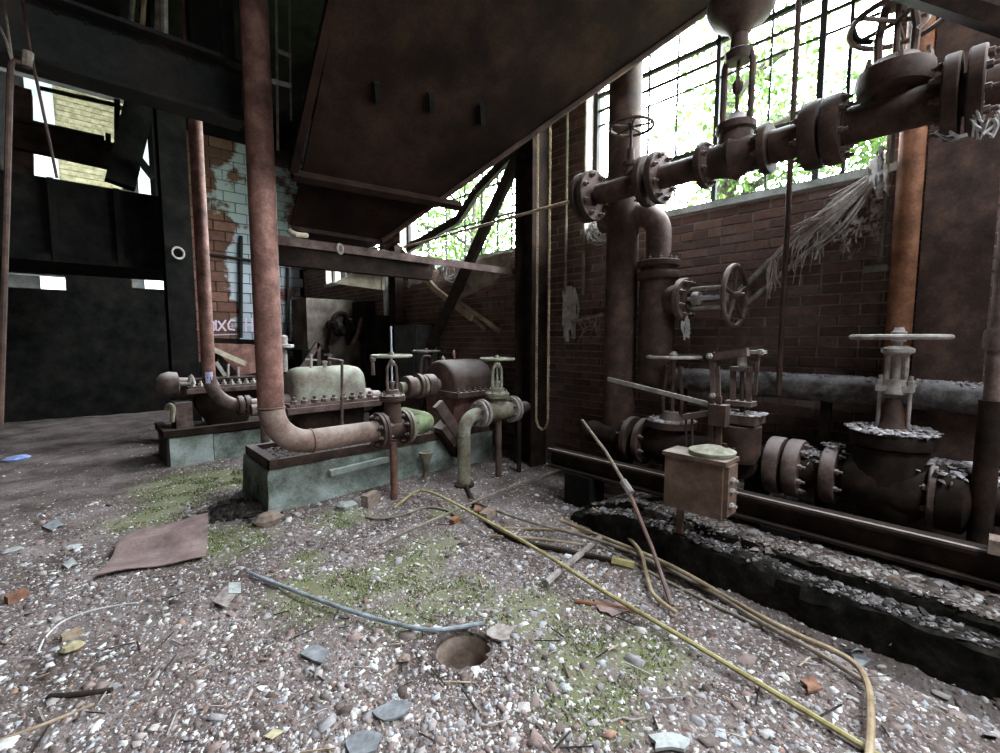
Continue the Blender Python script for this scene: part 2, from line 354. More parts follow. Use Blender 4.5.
def flange(parent, c, ax, r, th, nb=8, mat='rust_brown', bolts='join', br=None, side=1, boltmat='rust_dusty'):
    """disc centred at c; bolts on the side the axis points to"""
    c = np.asarray(c, float); d = unit(ax)
    o = MB().lathe(c-d*th/2, d, [(0, r*0.97), (th*0.12, r), (th*0.88, r), (th, r*0.97)], 28).build('flange', mat, parent)
    u, v = MB.frame(d); br = br or r*0.11; m = MB()
    for i in range(nb):
        a = 2*math.pi*(i+0.5)/nb; p = c+d*(side*th/2)+(u*math.cos(a)+v*math.sin(a))*r*0.80
        if bolts == 'join': m.hexbolt(p, d*side, br, br*1.2, 0.8)
        else: inst('bolt', BOLT if boltmat == 'rust_dusty' else BOLTD, o, p, quat(d*side), (br, br, br))
    if bolts == 'join' and nb: sub(m.build('bolts', boltmat, o), 'stuff')
    return o
def handwheel(parent, c, ax, Rw, r, nsp=5, mat='wheel_grey', split=True, hubmat=None, dish=0.0):
    c = np.asarray(c, float); d = unit(ax); u, v = MB.frame(d)
    m = MB().torus(c, d, Rw, r, 40, 8)
    sp = []
    for i in range(nsp):
        a = 2*math.pi*(i+0.3)/nsp; e = u*math.cos(a)+v*math.sin(a); sp.append((c-d*dish+e*r*1.5, c+e*Rw))
    if not split:
        for a, b in sp: m.cyl(a, b, r*0.7, 6)
        m.lathe(c-d*(dish+r*1.6), d, [(0, Rw*0.16), (r*3.2, Rw*0.16), (r*4.5, Rw*0.09)], 10)
        return m.build('handwheel', mat, parent)
    o = m.build('handwheel', mat, parent)
    for a, b in sp: MB().tube([a, (a+b)/2+d*dish*0.3, b], r*0.75, 8).build('spoke', mat, o)
    MB().lathe(c-d*(dish+r*1.8), d, [(0, Rw*0.15), (r*3.6, Rw*0.17), (r*4.2, Rw*0.12), (r*5.4, Rw*0.1)], 12).build('hub', hubmat or mat, o)
    return o
def sample_mesh(name, V_, F_, mat, parent=None, smooth=False):
    """fast numpy mesh of quads / triangles (F_ rows all the same length)"""
    me = bpy.data.meshes.new(name); n = len(V_); k = F_.shape[1]
    me.vertices.add(n); me.vertices.foreach_set('co', V_.astype(np.float32).ravel())
    me.loops.add(F_.size); me.loops.foreach_set('vertex_index', F_.astype(np.int32).ravel())
    me.polygons.add(len(F_)); me.polygons.foreach_set('loop_start', np.arange(0, F_.size, k, dtype=np.int32))
    me.polygons.foreach_set('loop_total', np.full(len(F_), k, dtype=np.int32))
    if smooth: me.polygons.foreach_set('use_smooth', np.ones(len(F_), dtype=bool))
    me.update(calc_edges=True); me.validate(); me.materials.append(MATS[mat])
    o = bpy.data.objects.new(name, me); col.objects.link(o)
    if parent: o.parent = parent
    return o
def chips(name, pts, size, mat, parent=None, flat=0.35, tilt=0.35):
    """irregular shards, one per point"""
    n = len(pts); pts = np.asarray(pts, float)
    if parent is not None: pts = pts-np.array(root_of(parent).location)
    base = np.array([(-1,-1,-1),(1,-1,-1),(1,1,-1),(-1,1,-1),(-1,-1,1),(1,-1,1),(1,1,1),(-1,1,1)], float)*0.5
    v = np.repeat(base[None], n, 0)+rng.uniform(-0.24, 0.24, (n, 8, 3)); v[:, 4:, :2] *= rng.uniform(0.5, 0.95, (n, 1, 1))
    s = np.asarray(size)[:, None]*np.stack([rng.uniform(0.7, 1.5, n), rng.uniform(0.5, 1.0, n), flat*rng.uniform(0.5, 1.5, n)], 1)
    v *= s[:, None, :]
    a = rng.uniform(0, 2*math.pi, n); tx = rng.normal(0, tilt, n)
    c, si = np.cos(tx), np.sin(tx); y = v[:,:,1]*c[:,None]-v[:,:,2]*si[:,None]; z = v[:,:,1]*si[:,None]+v[:,:,2]*c[:,None]; v[:,:,1] = y; v[:,:,2] = z
    c, si = np.cos(a), np.sin(a); x = v[:,:,0]*c[:,None]-v[:,:,1]*si[:,None]; y = v[:,:,0]*si[:,None]+v[:,:,1]*c[:,None]; v[:,:,0] = x; v[:,:,1] = y
    v += pts[:, None, :]
    fb = np.array([(4,5,6,7),(0,1,5,4),(1,2,6,5),(2,3,7,6),(3,0,4,7)])
    f = (fb[None]+8*np.arange(n)[:, None, None]).reshape(-1, 4)
    o = sample_mesh(name, v.reshape(-1, 3), f, mat, parent); o['kind'] = 'stuff'; return o

# ================================================================== THE SETTING
WX = 3.9          # inner face of the window wall
BY = 10.9         # inner face of the far wall
def lat(x, y, s, seed):   # cheap smooth noise
    r = np.random.default_rng(seed); out = 0
    for k in range(6):
        a = r.uniform(0, 6.28); f = s*r.uniform(0.6, 2.2); out = out+np.sin((x*math.cos(a)+y*math.sin(a))*f+r.uniform(0, 6.28))
    return out/6
def floor_h(x, y):
    x = np.asarray(x, float); y = np.asarray(y, float)
    h = 0.022*lat(x, y, 2.2, 3)+0.010*lat(x, y, 9, 4)
    e = 0.035*lat(y, y*0.3, 5, 9)+0.07*(y-0.3)
    t = np.clip((2.25-y)/0.7, 0, 1)           # the stepped bank under the pipes dies out past the stub post
    s1 = np.clip((x-(2.60+e))/0.03, 0, 1); s2 = np.clip((x-(2.745+e*0.6))/0.03, 0, 1)
    bank = t*(0.155*s1+0.075*s2)+0.0*x
    pit = -0.07*np.exp(-((x-2.50-e)/0.07)**2)*t
    return h*(1-0.6*s1*t)+bank+pit
HOLE = P(463, 649, Z=0.0); HR = 0.125
def make_floor():
    xs = np.concatenate([np.arange(-7, -1.5, 0.25), np.arange(-1.5, 2.5, 0.05), np.arange(2.5, 2.9, 0.014), np.arange(2.9, 3.96, 0.05)])
    ys = np.concatenate([np.arange(-5, -0.6, 0.25), np.arange(-0.6, 5.0, 0.05), np.arange(5.0, 11.2, 0.12)])
    gx, gy = np.meshgrid(xs, ys, indexing='ij'); z = floor_h(gx, gy)
    d = np.hypot(gx-HOLE[0], gy-HOLE[1]); z = np.where(d < 0.3, z*np.clip((d-0.16)/0.14, 0, 1), z)
    v = np.stack([gx, gy, z], -1).reshape(-1, 3); ny = len(ys)
    i, j = np.meshgrid(np.arange(len(xs)-1), np.arange(ny-1), indexing='ij'); a = (i*ny+j).ravel()
    f = np.stack([a, a+ny, a+ny+1, a+1], 1)
    c = v[f].mean(1); keep = np.hypot(c[:,0]-HOLE[0], c[:,1]-HOLE[1]) > HR+0.015
    # the hole's neighbourhood is finished by the drain's own rim
    o = sample_mesh('floor', v, f[keep], 'rubble_ground', None, True)
    return tag(o, 'rubble strewn earth floor with moss patches and a stepped bank along the pipes', 'floor', None, 'structure')
floor = make_floor()
def gz(p): return float(floor_h(p[0], p[1]))
def G(x, y, dz=0.0):
    """floor point under a pixel"""
    p = P(x, y, Z=0.0)
    for _ in range(4): p = P(x, y, Z=gz(p)+dz)
    return p
# rubble
def rubble():
    n = 175000; d = 0.9+rng.beta(1.1, 2.4, n)*8.5; a = rng.uniform(math.radians(-18), math.radians(104), n)
    x = d*np.sin(a); y = d*np.cos(a)
    ok = (x < 3.85)&(y < 10.6)&(np.hypot(x-HOLE[0], y-HOLE[1]) > HR+0.012)
    for (mx, my, r) in MOSS:
        dd = np.hypot(x-mx, y-my)/r; ok &= ~((dd < 0.8)&(rng.random(n) < 0.40*(1-dd)+0.05))
    ok &= ~((x > 1.05)&(x < 3.5)&(y > 3.87)&(y < 4.65)); ok &= ~((x > .6)&(x < 3.2)&(y > 5.97)&(y < 6.8))
    ok &= ~((x>2.42)&(x<2.75)&(y<2.1)&(rng.random(n)<0.3))
    dens = 0.42+0.58*np.clip(lat(x, y, 1.6, 21)*1.5+0.6*lat(x, y, 6, 22)+0.62, 0, 1); ok &= rng.random(n) < dens
    ok &= ~((x < 0.4)&(y > 5.2)&(rng.random(n) < 0.75))
    x, y, d = x[ok], y[ok], d[ok]
    s = np.clip(rng.lognormal(math.log(0.0086), 0.55, len(x)), 0.004, 0.06)
    z = floor_h(x, y)+s*0.07
    o = chips('rubble', np.stack([x, y, z], 1), s, 'rubble_chips', floor)
    y2 = rng.uniform(-0.5, 2.15, 5200); x2 = rng.uniform(2.76, 3.35, 5200); s = np.clip(rng.lognormal(math.log(0.017), 0.5, 5200), 0.007, 0.06)
    chips('bank_rubble', np.stack([x2, y2, floor_h(x2, y2)+s*0.1], 1), s, 'bank_chips', floor, 0.25, 0.4)
    y2 = rng.uniform(-0.5, 2.0, 1500); x2 = rng.uniform(2.62, 2.76, 1500)+0.035*lat(y2, y2*0.3, 5, 9)+0.07*(y2-0.3); s = np.clip(rng.lognormal(math.log(0.012), 0.4, 1500), 0.006, 0.04)
    chips('ledge_rubble', np.stack([x2, y2, floor_h(x2, y2)+s*0.05], 1), s, 'soot_chips', floor, 0.3, 0.3)
    # moss
    pts = []
    for (mx, my, r) in MOSS:
        k = int(8500*r*r); q = rng.normal(0, r*0.45, (k, 2)); q = q[np.hypot(q[:,0], q[:,1]) < r]; q = q+np.array([mx, my])
        q = q[lat(q[:,0], q[:,1], 14, 33)+0.5*lat(q[:,0], q[:,1], 5, 34) > 0.02]; pts.append(q)
    q = np.concatenate(pts); q = q[(np.hypot(q[:,0]-HOLE[0], q[:,1]-HOLE[1]) > HR+.04)&~((q[:,0]>1.03)&(q[:,1]>3.83)&(q[:,1]<4.7))&(q[:,1] < 5.9)]
    n = len(q); z = floor_h(q[:,0], q[:,1]); a = rng.uniform(0, 6.28, n); L = rng.uniform(0.006, 0.018, n); wv = rng.uniform(0.003, 0.007, n)
    t = np.stack([np.cos(a), np.sin(a)], 1); b0 = np.concatenate([q-t*wv[:,None], z[:,None]-0.002], 1); b1 = np.concatenate([q+t*wv[:,None], z[:,None]-0.002], 1)
    off = rng.normal(0, 0.007, (n, 2)); tp = np.concatenate([q+off, (z+L)[:,None]], 1)
    v = np.stack([b0, b1, tp], 1).reshape(-1, 3); f = np.arange(3*n).reshape(-1, 3)
    o = sample_mesh('moss', v, f, 'moss_blades', floor); o['kind'] = 'stuff'; o['label'] = 'green moss growing over the rubble'
rubble()
def litter(name, k, mats, seed):
    r = np.random.default_rng(seed)
    for mt in mats:
        m = MB()
        for _ in range(k):
            d = .9+r.beta(1.1,2.0)*5; a = r.uniform(-.25,1.6); x, y = d*math.sin(a), d*math.cos(a)
            if x > 2.4 or (x > .95 and y > 3.75) or math.hypot(x-HOLE[0],y-HOLE[1]) < .2: continue
            b = r.uniform(0,6.28); L = r.uniform(.03,.14); z = float(floor_h(x,y))+.012; e = V(math.cos(b),math.sin(b),r.uniform(-.1,.15))*L
            m.bar(V(x,y,z)-e/2, V(x,y,z)+e/2, r.uniform(.002,.007), r.uniform(.002,.005))
        o = m.build(name, mt, floor, False); o['kind'] = 'stuff'
litter('splinter_litter', 110, ('timber_tan','timber_dark','web_grey'), 77)

# -------- window wall with real bricks
OPEN = [(0.52, 2.95, 2.50, 5.3), (3.72, 6.6, 2.45, 5.3), (-3.6, -0.75, 2.4, 5.3), (7.3, 9.6, 2.5, 4.0)]   # y0,y1,z0,z1
def wall_right():
    m = MB(); ys = [-4.0]; T = 0.32
    for (a, b, z0, z1) in sorted(OPEN):
        m.bbox((WX+0.012, ys[-1], -0.3), (WX+T, a, 6.0)); m.bbox((WX+0.012, a, -0.3), (WX+T, b, z0)); m.bbox((WX+0.012, a, z1), (WX+T, b, 6.0)); ys.append(b)
    m.bbox((WX+0.012, ys[-1], -0.3), (WX+T, BY+0.3, 6.0))
    wl = struct('wall_right', m, 'mortar', 'sooty red brick wall with tall window openings behind the pipes', smooth=False)
    L, Hc, J = 0.232, 0.074, 0.012
    out = []; row = 0; z = 0.0
    while z < 5.2:
        y = -1.1-(L/2 if row % 2 else 0); k = 0
        while y < 10.7:
            ln = L if row % 6 else L/2
            y0, y1, zz0, zz1 = y+J/2, y+ln-J/2, z+J/2, z+Hc-J/2; y += ln
            clip = [(y0, y1)]
            for (a, b, c0, c1) in OPEN:
                if zz1 > c0 and zz0 < c1:
                    nc = []
                    for (p, q) in clip:
                        if q <= a or p >= b: nc.append((p, q))
                        else:
                            if p < a-0.02: nc.append((p, a-0.002))
                            if q > b+0.02: nc.append((b+0.002, q))
                    clip = nc
            for (p, q) in clip: out.append((p, q, zz0, zz1))
        z += Hc; row += 1
    def score(b):
        c = V(WX, (b[0]+b[1])/2, (b[2]+b[3])/2); px, py, dz = proj(c)
        if dz < 0.3 or not (-10 < px < 1010 and -5 < py < 430): return -1
        occ = (px > 890 and px < 985) or py > 372
        return (b[1]-b[0])/dz**2*(0.15 if occ else 1)*(1 if px > 540 else 0.3)
    out.sort(key=score, reverse=True)
    base = rmesh('brick', MB().box((0,0,0), (1,1,1)), 'brick_red')
    # a shared unit brick with chamfered front edge
    for (p, q, z0, z1) in out[:300]:
        d = random.uniform(-0.003, 0.003)
        inst('brick', BR, wl, (WX+0.0295-d, (p+q)/2, (z0+z1)/2), None, (0.055, q-p, z1-z0))
    m = MB()
    for (p, q, z0, z1) in out[300:]:
        if score((p, q, z0, z1)) < 0 and p > 6.7: continue
        d = random.uniform(-0.004, 0.005); m.box((WX+0.0295-d, (p+q)/2, (z0+z1)/2), (0.055, q-p, z1-z0))
    sub(m.build('brick_field', 'brick_red', wl, False), 'stuff')
    return wl
def unit_brick():
    e = 0.06; m = MB()
    def ring(x, ky, kz): return [V(x, -.5*ky, -.5*kz), V(x, .5*ky, -.5*kz), V(x, .5*ky, .5*kz), V(x, -.5*ky, .5*kz)]
    m.loft([ring(.5, 1, 1), ring(-.38, 1, 1), ring(-.5, .965, .9)]); return rmesh('brick', m, 'brick_red')
BR = unit_brick()
wallR = wall_right()
# sills and frames
def steel_window(n, y0, y1, z0, z1, vs_, hs, label):
    X = WX+0.16; m = MB()
    m.bar((X, y0+0.02, z0), (X, y0+0.02, z1), 0.05, 0.05, XA); m.bar((X, y1-0.02, z0), (X, y1-0.02, z1), 0.05, 0.05, XA); m.bar((X, y0, z0+0.03), (X, y1, z0+0.03), 0.05, 0.05)
    w_ = m.build('window_%d' % n, 'steel_dark'); tag(w_, label, 'window', None, 'structure')
    for (y, t) in vs_: MB().bar((X, y, z0+0.02), (X, y, z1), t, t, XA).build('mullion', 'steel_dark', w_)
    for (z, t) in hs: MB().bar((X, y0, z), (X, y1, z), t, t).build('glazing_bar', 'steel_dark', w_)
    MB().bbox((WX-0.03, y0-0.03, z0-0.045), (WX+0.33, y1+0.03, z0+0.004)).build('sill', 'concrete_pale', w_)
    return w_
yz = lambda x, y: P(x, y, X=WX+0.16)
steel_window(1, *OPEN[0], [(yz(648,140)[1],.016),(yz(676,140)[1],.014),(yz(718,90)[1],.035),(yz(770,90)[1],.014),(yz(822,60)[1],.04),(yz(850,60)[1],.022),(yz(594,170)[1],.012)],
    [(yz(640,78)[2],.035),(yz(640,94)[2],.02),(yz(640,110)[2],.014),(yz(740,127)[2]-0.1,.035)], 'glassless steel window with thin bars above the flanged pipe')
steel_window(2, *OPEN[1], [(yz(x,200)[1],.02) for x in (428,446,465,482,498,512)], [(yz(480,z)[2],.02) for z in (190,222)], 'tall broken window behind the crossed timbers')
steel_window(3, *OPEN[2], [(y,.03) for y in (-1.3,-2,-2.7,-3.2)], [(z,.03) for z in (3,3.7,4.4)], 'barred window outside the frame at the right')
steel_window(4, *OPEN[3], [(y,.03) for y in (7.8,8.4,9)], [(z,.03) for z in (3,3.7,4.4)], 'far barred window behind the hopper')

# -------- far wall of peeling tile blocks
def wall_back():
    m = MB(); T = 0.3; Y0 = BY+0.012
    holes = [(-3.2, 0.5, 4.05, 5.7), (-1.35, -0.62, 2.64, 2.86), (0.22, 0.66, 2.62, 2.92)]
    a = P(5, 272, Y=BY); b = P(66, 290, Y=BY); c = P(131, 268, Y=BY); d = P(172, 290, Y=BY)
    slits = [(a[0], b[0], b[2], a[2]), (c[0], d[0], d[2], c[2])]
    e = P(18, 88, Y=BY); g = P(168, 182, Y=BY); big = (e[0]-1.2, g[0], g[2]-0.4, 5.7)
    cuts = sorted([*slits]); x = -7.2
    # lower zone with two slits, upper zone with the big opening
    zt = max(s[3] for s in slits)+0.05; zb = min(s[2] for s in slits)
    m.bbox((-7.2, Y0, -0.3), (WX+0.3, Y0+T, zb))
    for (x0, x1, z0, z1) in cuts:
        m.bbox((x, Y0, zb), (x0, Y0+T, zt)); m.bbox((x0, Y0, zb), (x1, Y0+T, z0)) if z0 > zb+.001 else None; m.bbox((x0, Y0, z1), (x1, Y0+T, zt)); x = x1
    m.bbox((x, Y0, zb), (WX+0.3, Y0+T, zt))
    m.bbox((-7.2, Y0, zt), (WX+0.3, Y0+T, big[2])); m.bbox((-7.2, Y0, big[2]), (big[0], Y0+T, 6)); m.bbox((big[1], Y0, big[2]), (WX+.3, Y0+T, 6)); m.bbox((big[0], Y0, big[3]), (big[1], Y0+T, 6))
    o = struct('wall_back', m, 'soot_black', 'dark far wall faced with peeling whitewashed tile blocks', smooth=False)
    L, Hc, J = 0.42, 0.205, 0.014; row = 0; z = 0.9
    while z < 5.3:
        xx = 1.52 + (L/2 if row % 2 else 0) - L
        while xx < 3.88:
            x0 = max(xx+J/2, 1.54); x1 = min(xx+L-J/2, 3.89)
            if x1-x0 > 0.06: inst('tile_block', TB, o, ((x0+x1)/2, BY+0.01-random.uniform(-.006,.006), z+Hc/2), None, (x1-x0, 0.05, Hc-J))
            xx += L
        z += Hc; row += 1
    return o
def unit_block():
    m = MB()
    def ring(y, k, kz): return [V(-.5*k, y, -.5*kz), V(.5*k, y, -.5*kz), V(.5*k, y, .5*kz), V(-.5*k, y, .5*kz)]
    m.loft([ring(.5,1,1), ring(-.4,1,1), ring(-.5,.98,.96)]); return rmesh('tile_block', m, 'tile_block')
TB = unit_block()
wallB = wall_back()
# spray-painted letters on the blocks
def graffiti():
    Y = BY-0.028; m = MB()
    def st(pts, w_=0.034):
        q = [P(x, y, Y=Y) for x, y in pts]
        for a, b in zip(q[:-1], q[1:]): m.bar(a, b, 0.004, w_, ZA)
    st([(213,321),(214,331)]); st([(216,330),(216,320)]); st([(218,321),(226,331)]); st([(226,320),(218,331)])
    st([(236,321),(231,320),(228,324),(229,329),(235,330)]); st([(213,335),(242,334)], 0.016); st([(214,321),(217,331)],.018)
    sub(m.build('painted_letters', 'paint_pink', wallB), None, 'pink sprayed letters IXC underlined')
    m = MB(); 
    st([(246,318),(246,332)]); st([(252,318),(252,332)]); st([(246,325),(252,325)])
    m.build('painted_letters', 'paint_pink', wallB)
graffiti()
for x, y0, y1 in ((241,236,338),(288,268,338)):
    a = P(x, y0, Y=BY-.08); b = P(x, y1, Y=BY-.08)
    one('conduit', MB().cyl(b, a, .035), 'steel_dark', 'dark upright conduit on the tile wall ' + ('left of' if x < 260 else 'right of')+' the tall red pipe', 'pipe')
a = P(205,254,Y=BY-.1); b = P(262,262,Y=BY-.1); one('conduit', MB().tube([a,b], .03), 'rust_dark', 'thin level pipe crossing the tile wall above the letters', 'pipe')
a = P(205,340,Y=BY-.1); b = P(330,345,Y=BY-.1); one('wall_rail', MB().bar(a,b,.05,.1), 'soot_black', 'black rail across the tile wall below the letters', 'rail')

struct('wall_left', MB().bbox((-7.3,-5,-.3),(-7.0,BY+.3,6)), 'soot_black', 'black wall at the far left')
struct('wall_front', MB().bbox((-7.2,-4.3,-.3),(.4,-4.0,6)).bbox((2.8,-4.3,-.3),(WX+.3,-4.0,6)).bbox((.4,-4.3,-.3),(2.8,-4.0,6)), 'mortar', 'brick wall behind the viewer')
RG = (0.2, 2.6, -3.3, -1.7)  # unseen roof opening, added to throw daylight onto the window wall
struct('ceiling', MB().bbox((-7.3,RG[3],6.0),(WX+.32,BY+.3,6.15)).bbox((-7.3,-4.3,6.0),(RG[0],RG[3],6.15)).bbox((RG[1],-4.3,6.0),(WX+.32,RG[3],6.15)).bbox((RG[0],-4.3,6.0),(RG[1],RG[2],6.15)), 'soot_black', 'dark roof deck over the hall with an unseen gap added to let daylight in')

# ================================================================== OUTSIDE
o = MB().add([(WX+.3,-30,-.5),(40,-30,3.0),(40,45,3.0),(WX+.3,45,-.5)],[(0,1,2,3)]).build('floor_outside','outside_ground'); tag(o,'green bank outside the windows','ground',None,'structure')
o = MB().add([(-30,-40,-.3),(WX+.3,-40,-.3),(WX+.3,-4.2,-.05),(-30,-4.2,-.05)],[(0,1,2,3)]).build('floor_yard','outside_ground'); tag(o,'open yard behind the viewer','ground',None,'structure')
def tree(label, loc, h, tr, crown, nleaf, ls, lean=(0,0)):
    t = thing('leafy_tree', label, 'tree', loc, 'trees outside the windows'); b = V(*loc); m = MB()
    tip = b+V(lean[0], lean[1], h); pts = smoothpath([b-V(0,0,.3), b+V(lean[0]*.2+.1, lean[1]*.2, h*.3), b+V(lean[0]*.6-.1, lean[1]*.6, h*.65), tip], 5)
    m.tube(pts, tr, 10, [tr*(1-.7*i/len(pts)) for i in range(len(pts))]); tips = []
    for k in range(9):
        q = pts[int(len(pts)*random.uniform(.35,.95))]; d = V(random.uniform(-1,1), random.uniform(-1,1), random.uniform(.1,.9)); e = q+unit(d)*crown*random.uniform(.6,1.0)
        m.tube(smoothpath([q, (q+e)/2+V(0,0,.15), e], 4), tr*.25, 6); tips += [e, (q+e)/2]
    m.build('trunk', 'bark', t)
    tips = np.array(tips+[tip]); c = tips[rng.integers(0, len(tips), nleaf)]+rng.normal(0, crown*.28, (nleaf,3))-np.array(loc)
    u = rng.normal(0,1,(nleaf,3)); u /= np.linalg.norm(u,axis=1)[:,None]; v = np.cross(u, rng.normal(0,1,(nleaf,3))); v /= np.linalg.norm(v,axis=1)[:,None]
    s = ls*rng.uniform(.6,1.3,(nleaf,1)); q = np.stack([c-u*s, c+v*s*.5, c+u*s, c-v*s*.5],1).reshape(-1,3)
    o = sample_mesh('foliage', q, np.arange(4*nleaf).reshape(-1,4), 'leaf_green', t); o['kind'] = 'stuff'
tree('pale trunked tree seen through the barred window above the flanged pipe', (8.4,3.4,.0), 6.5, .24, 1.5, 4200, .06)
tree('leafy tree low in the window right of the hanging rod', (9.5,1.3,.2), 4.4, .14, 1.5, 6500, .06)
tree('leafy tree behind the crossed timbers', (6.9,8.3,-.2), 5.0, .13, 1.6, 4000, .065)
tree('young tree against the sill beside the steel column', (7.9,2.3,-.1), 3.6, .1, 1.2, 4000, .055)
tree('thin tree at the far end of the broken window', (8.2,9.6,0), 5.6, .16, 1.6, 1800, .09)
tree('bushy tree at the right end of the barred window', (8.8,.2,0), 4.2, .13, 1.4, 4800, .055)
# the building beyond the far wall
def outside_building():
    Y = 15.0; a = P(52,85,Y=Y); b = P(122,175,Y=Y); t = thing('outside_building', 'yellow brick building with pale panels seen through the top left gap', 'building', (a[0],Y,-.3))
    MB().bbox((a[0],Y,-.3),(b[0],Y+.4,10.5)).build('wall','yellow_brick',t)
    m = MB(); z = 3.5; row = 0
    while z < 10.2:
        x = a[0]-(.16 if row%2 else 0)
        while x < b[0]-.1: m.box((x+.16, Y-.005, z+.06),(.3,.04,.105)); x += .32
        z += .12; row += 1
    sub(m.build('brick_field','yellow_brick',t,False),'stuff')
    c = P(24,85,Y=Y); MB().bbox((c[0],Y-.05,-.3),(a[0],Y+.4,10.5)).build('panel','outside_pale',t)
    c = P(132,85,Y=Y); d = P(170,85,Y=Y); MB().bbox((c[0],Y-.05,-.3),(d[0],Y+.4,10.5)).build('panel','outside_pale',t)
    MB().bbox((b[0],Y+.05,-.3),(c[0],Y+.4,10.5)).build('corner_post','steel_dark',t)
    MB().bbox((d[0],Y,-.3),(d[0]+1.5,Y+.4,5)).build('panel','outside_pale',t)
outside_building()
struct('ceiling_passage', MB().bbox((-12,BY+.3,10.6),(WX+2,15.6,10.8)).bbox((-12.2,BY+.3,-.3),(-12,15.6,10.4)).bbox((WX+1.8,BY+.3,-.3),(WX+2,15.6,10.6)).bbox((-12,15.5,-.3),(WX+2,15.7,10.6)).bbox((-12,BY+.2,6.16),(WX+2,BY+.3,10.5)), 'soot_black', 'unseen roof and walls added to dim the view beyond the far wall')  # enclosure added to cut the daylight on the building behind

# ================================================================== NEAR PUMP SET
PY = 3.45                                   # plane of the big suction pipe
def plinth(label, x0, x1, y0, y1, h, mat, chip_seed, facings=None):
    t = thing('pump_plinth', label, 'plinth', ((x0+x1)/2, (y0+y1)/2, 0)); r = np.random.default_rng(chip_seed)
    # block with slightly battered, chipped edges
    n = 26
    per = [(x0+(x1-x0)*i/n, y0) for i in range(n)]+[(x1, y0+(y1-y0)*i/8) for i in range(8)]+[(x1-(x1-x0)*i/n, y1) for i in range(n)]+[(x0, y1-(y1-y0)*i/8) for i in range(8)]
    rings = []
    cx, cy = (x0+x1)/2, (y0+y1)/2
    for z, k, j in ((-.08,1.012,0),(h*.35,1.0,.006),(h*.8,.998,.008),(h*.97,.994,.012),(h,.982,.012)):
        rings.append([V(cx+(x-cx)*k+r.normal(0,j*.5), cy+(y-cy)*k+r.normal(0,j*.5), z+r.normal(0,j*.5)) for x, y in per])
    MB().loft(rings).build('block', mat, t, angle=60)
    return t
NX0, NY0, NH = 1.05, 3.87, 0.34
pl = plinth('green stained concrete plinth under the near pump', NX0, 3.45, NY0, 4.62, NH, 'concrete_green', 5)
m = MB(); zf = NH+.04
m.bar((NX0+.02,NY0+.03,zf),(3.4,NY0+.03,zf),.06,.08).bar((NX0+.02,4.55,zf),(3.4,4.55,zf),.06,.08).bar((NX0+.055,NY0+.006,zf+.004),(NX0+.055,4.574,zf+.004),.07,.08).bar((3.38,NY0+.006,zf+.003),(3.38,4.58,zf),.06,.08)
m.bbox((NX0+.08,NY0+.05,NH-.01),(3.36,4.53,NH+.035)); m.build('base_tray','rust_brown',pl)
m = MB(); a = P(330,473,Y=NY0-.02); b = P(388,459,Y=NY0-.02); m.bar(a,b,.05,.05); m.build('loose_ledge','concrete_pale',pl)

def ledge_dirt(parent, x0, x1, y0, y1, z, k, size, mat='bank_chips'):
    chips('dirt_crumbs', np.stack([rng.uniform(x0,x1,k), rng.uniform(y0,y1,k), np.full(k,z)+rng.uniform(0,.006,k)],1), rng.uniform(.4*size,size,k), mat, parent, .4, .4)
ledge_dirt(pl, NX0+.1, 3.3, NY0+.07, 4.5, NH+.038, 900, .03); ledge_dirt(pl, NX0+.02, 3.4, NY0+.01, NY0+.06, NH+.083, 260, .02)
# tall suction pipe
X0 = P(270,380,Y=PY)[0]; Z0 = P(335,437,Y=PY)[2]; PR = R(12.3, P(270,350,Y=PY)); rb = .27
t = thing('suction_pipe', 'tall red rusted pipe bending into the near pump valve', 'pipe', (X0,PY,Z0-PR))
XF = P(378,433,Y=PY)[0]
pts = [V(X0,PY,5.98), V(X0,PY,Z0+rb+.02)]
MB().tube(pts, PR, 20).build('riser','rust_red',t)
MB().tube(elbow(V(X0,PY,Z0), -ZA, XA, rb, 12), PR*1.01, 20).build('elbow','rust_run',t)
MB().tube([V(X0+rb-.005,PY,Z0), V(XF,PY,Z0)], PR, 20).build('run','rust_run',t)
m = MB().torus(V(X0,PY,Z0+rb+.01), ZA, PR, .008, 24, 6); m.build('weld_bead','rust_red',t)
MB().torus(V(X0+rb,PY,Z0), XA, PR, .008, 24, 6).build('weld_bead','rust_red',t)
flange(t, (XF,PY,Z0), XA, R(18,P(378,433,Y=PY)), .03, 8, 'rust_brown', 'join', None, -1)

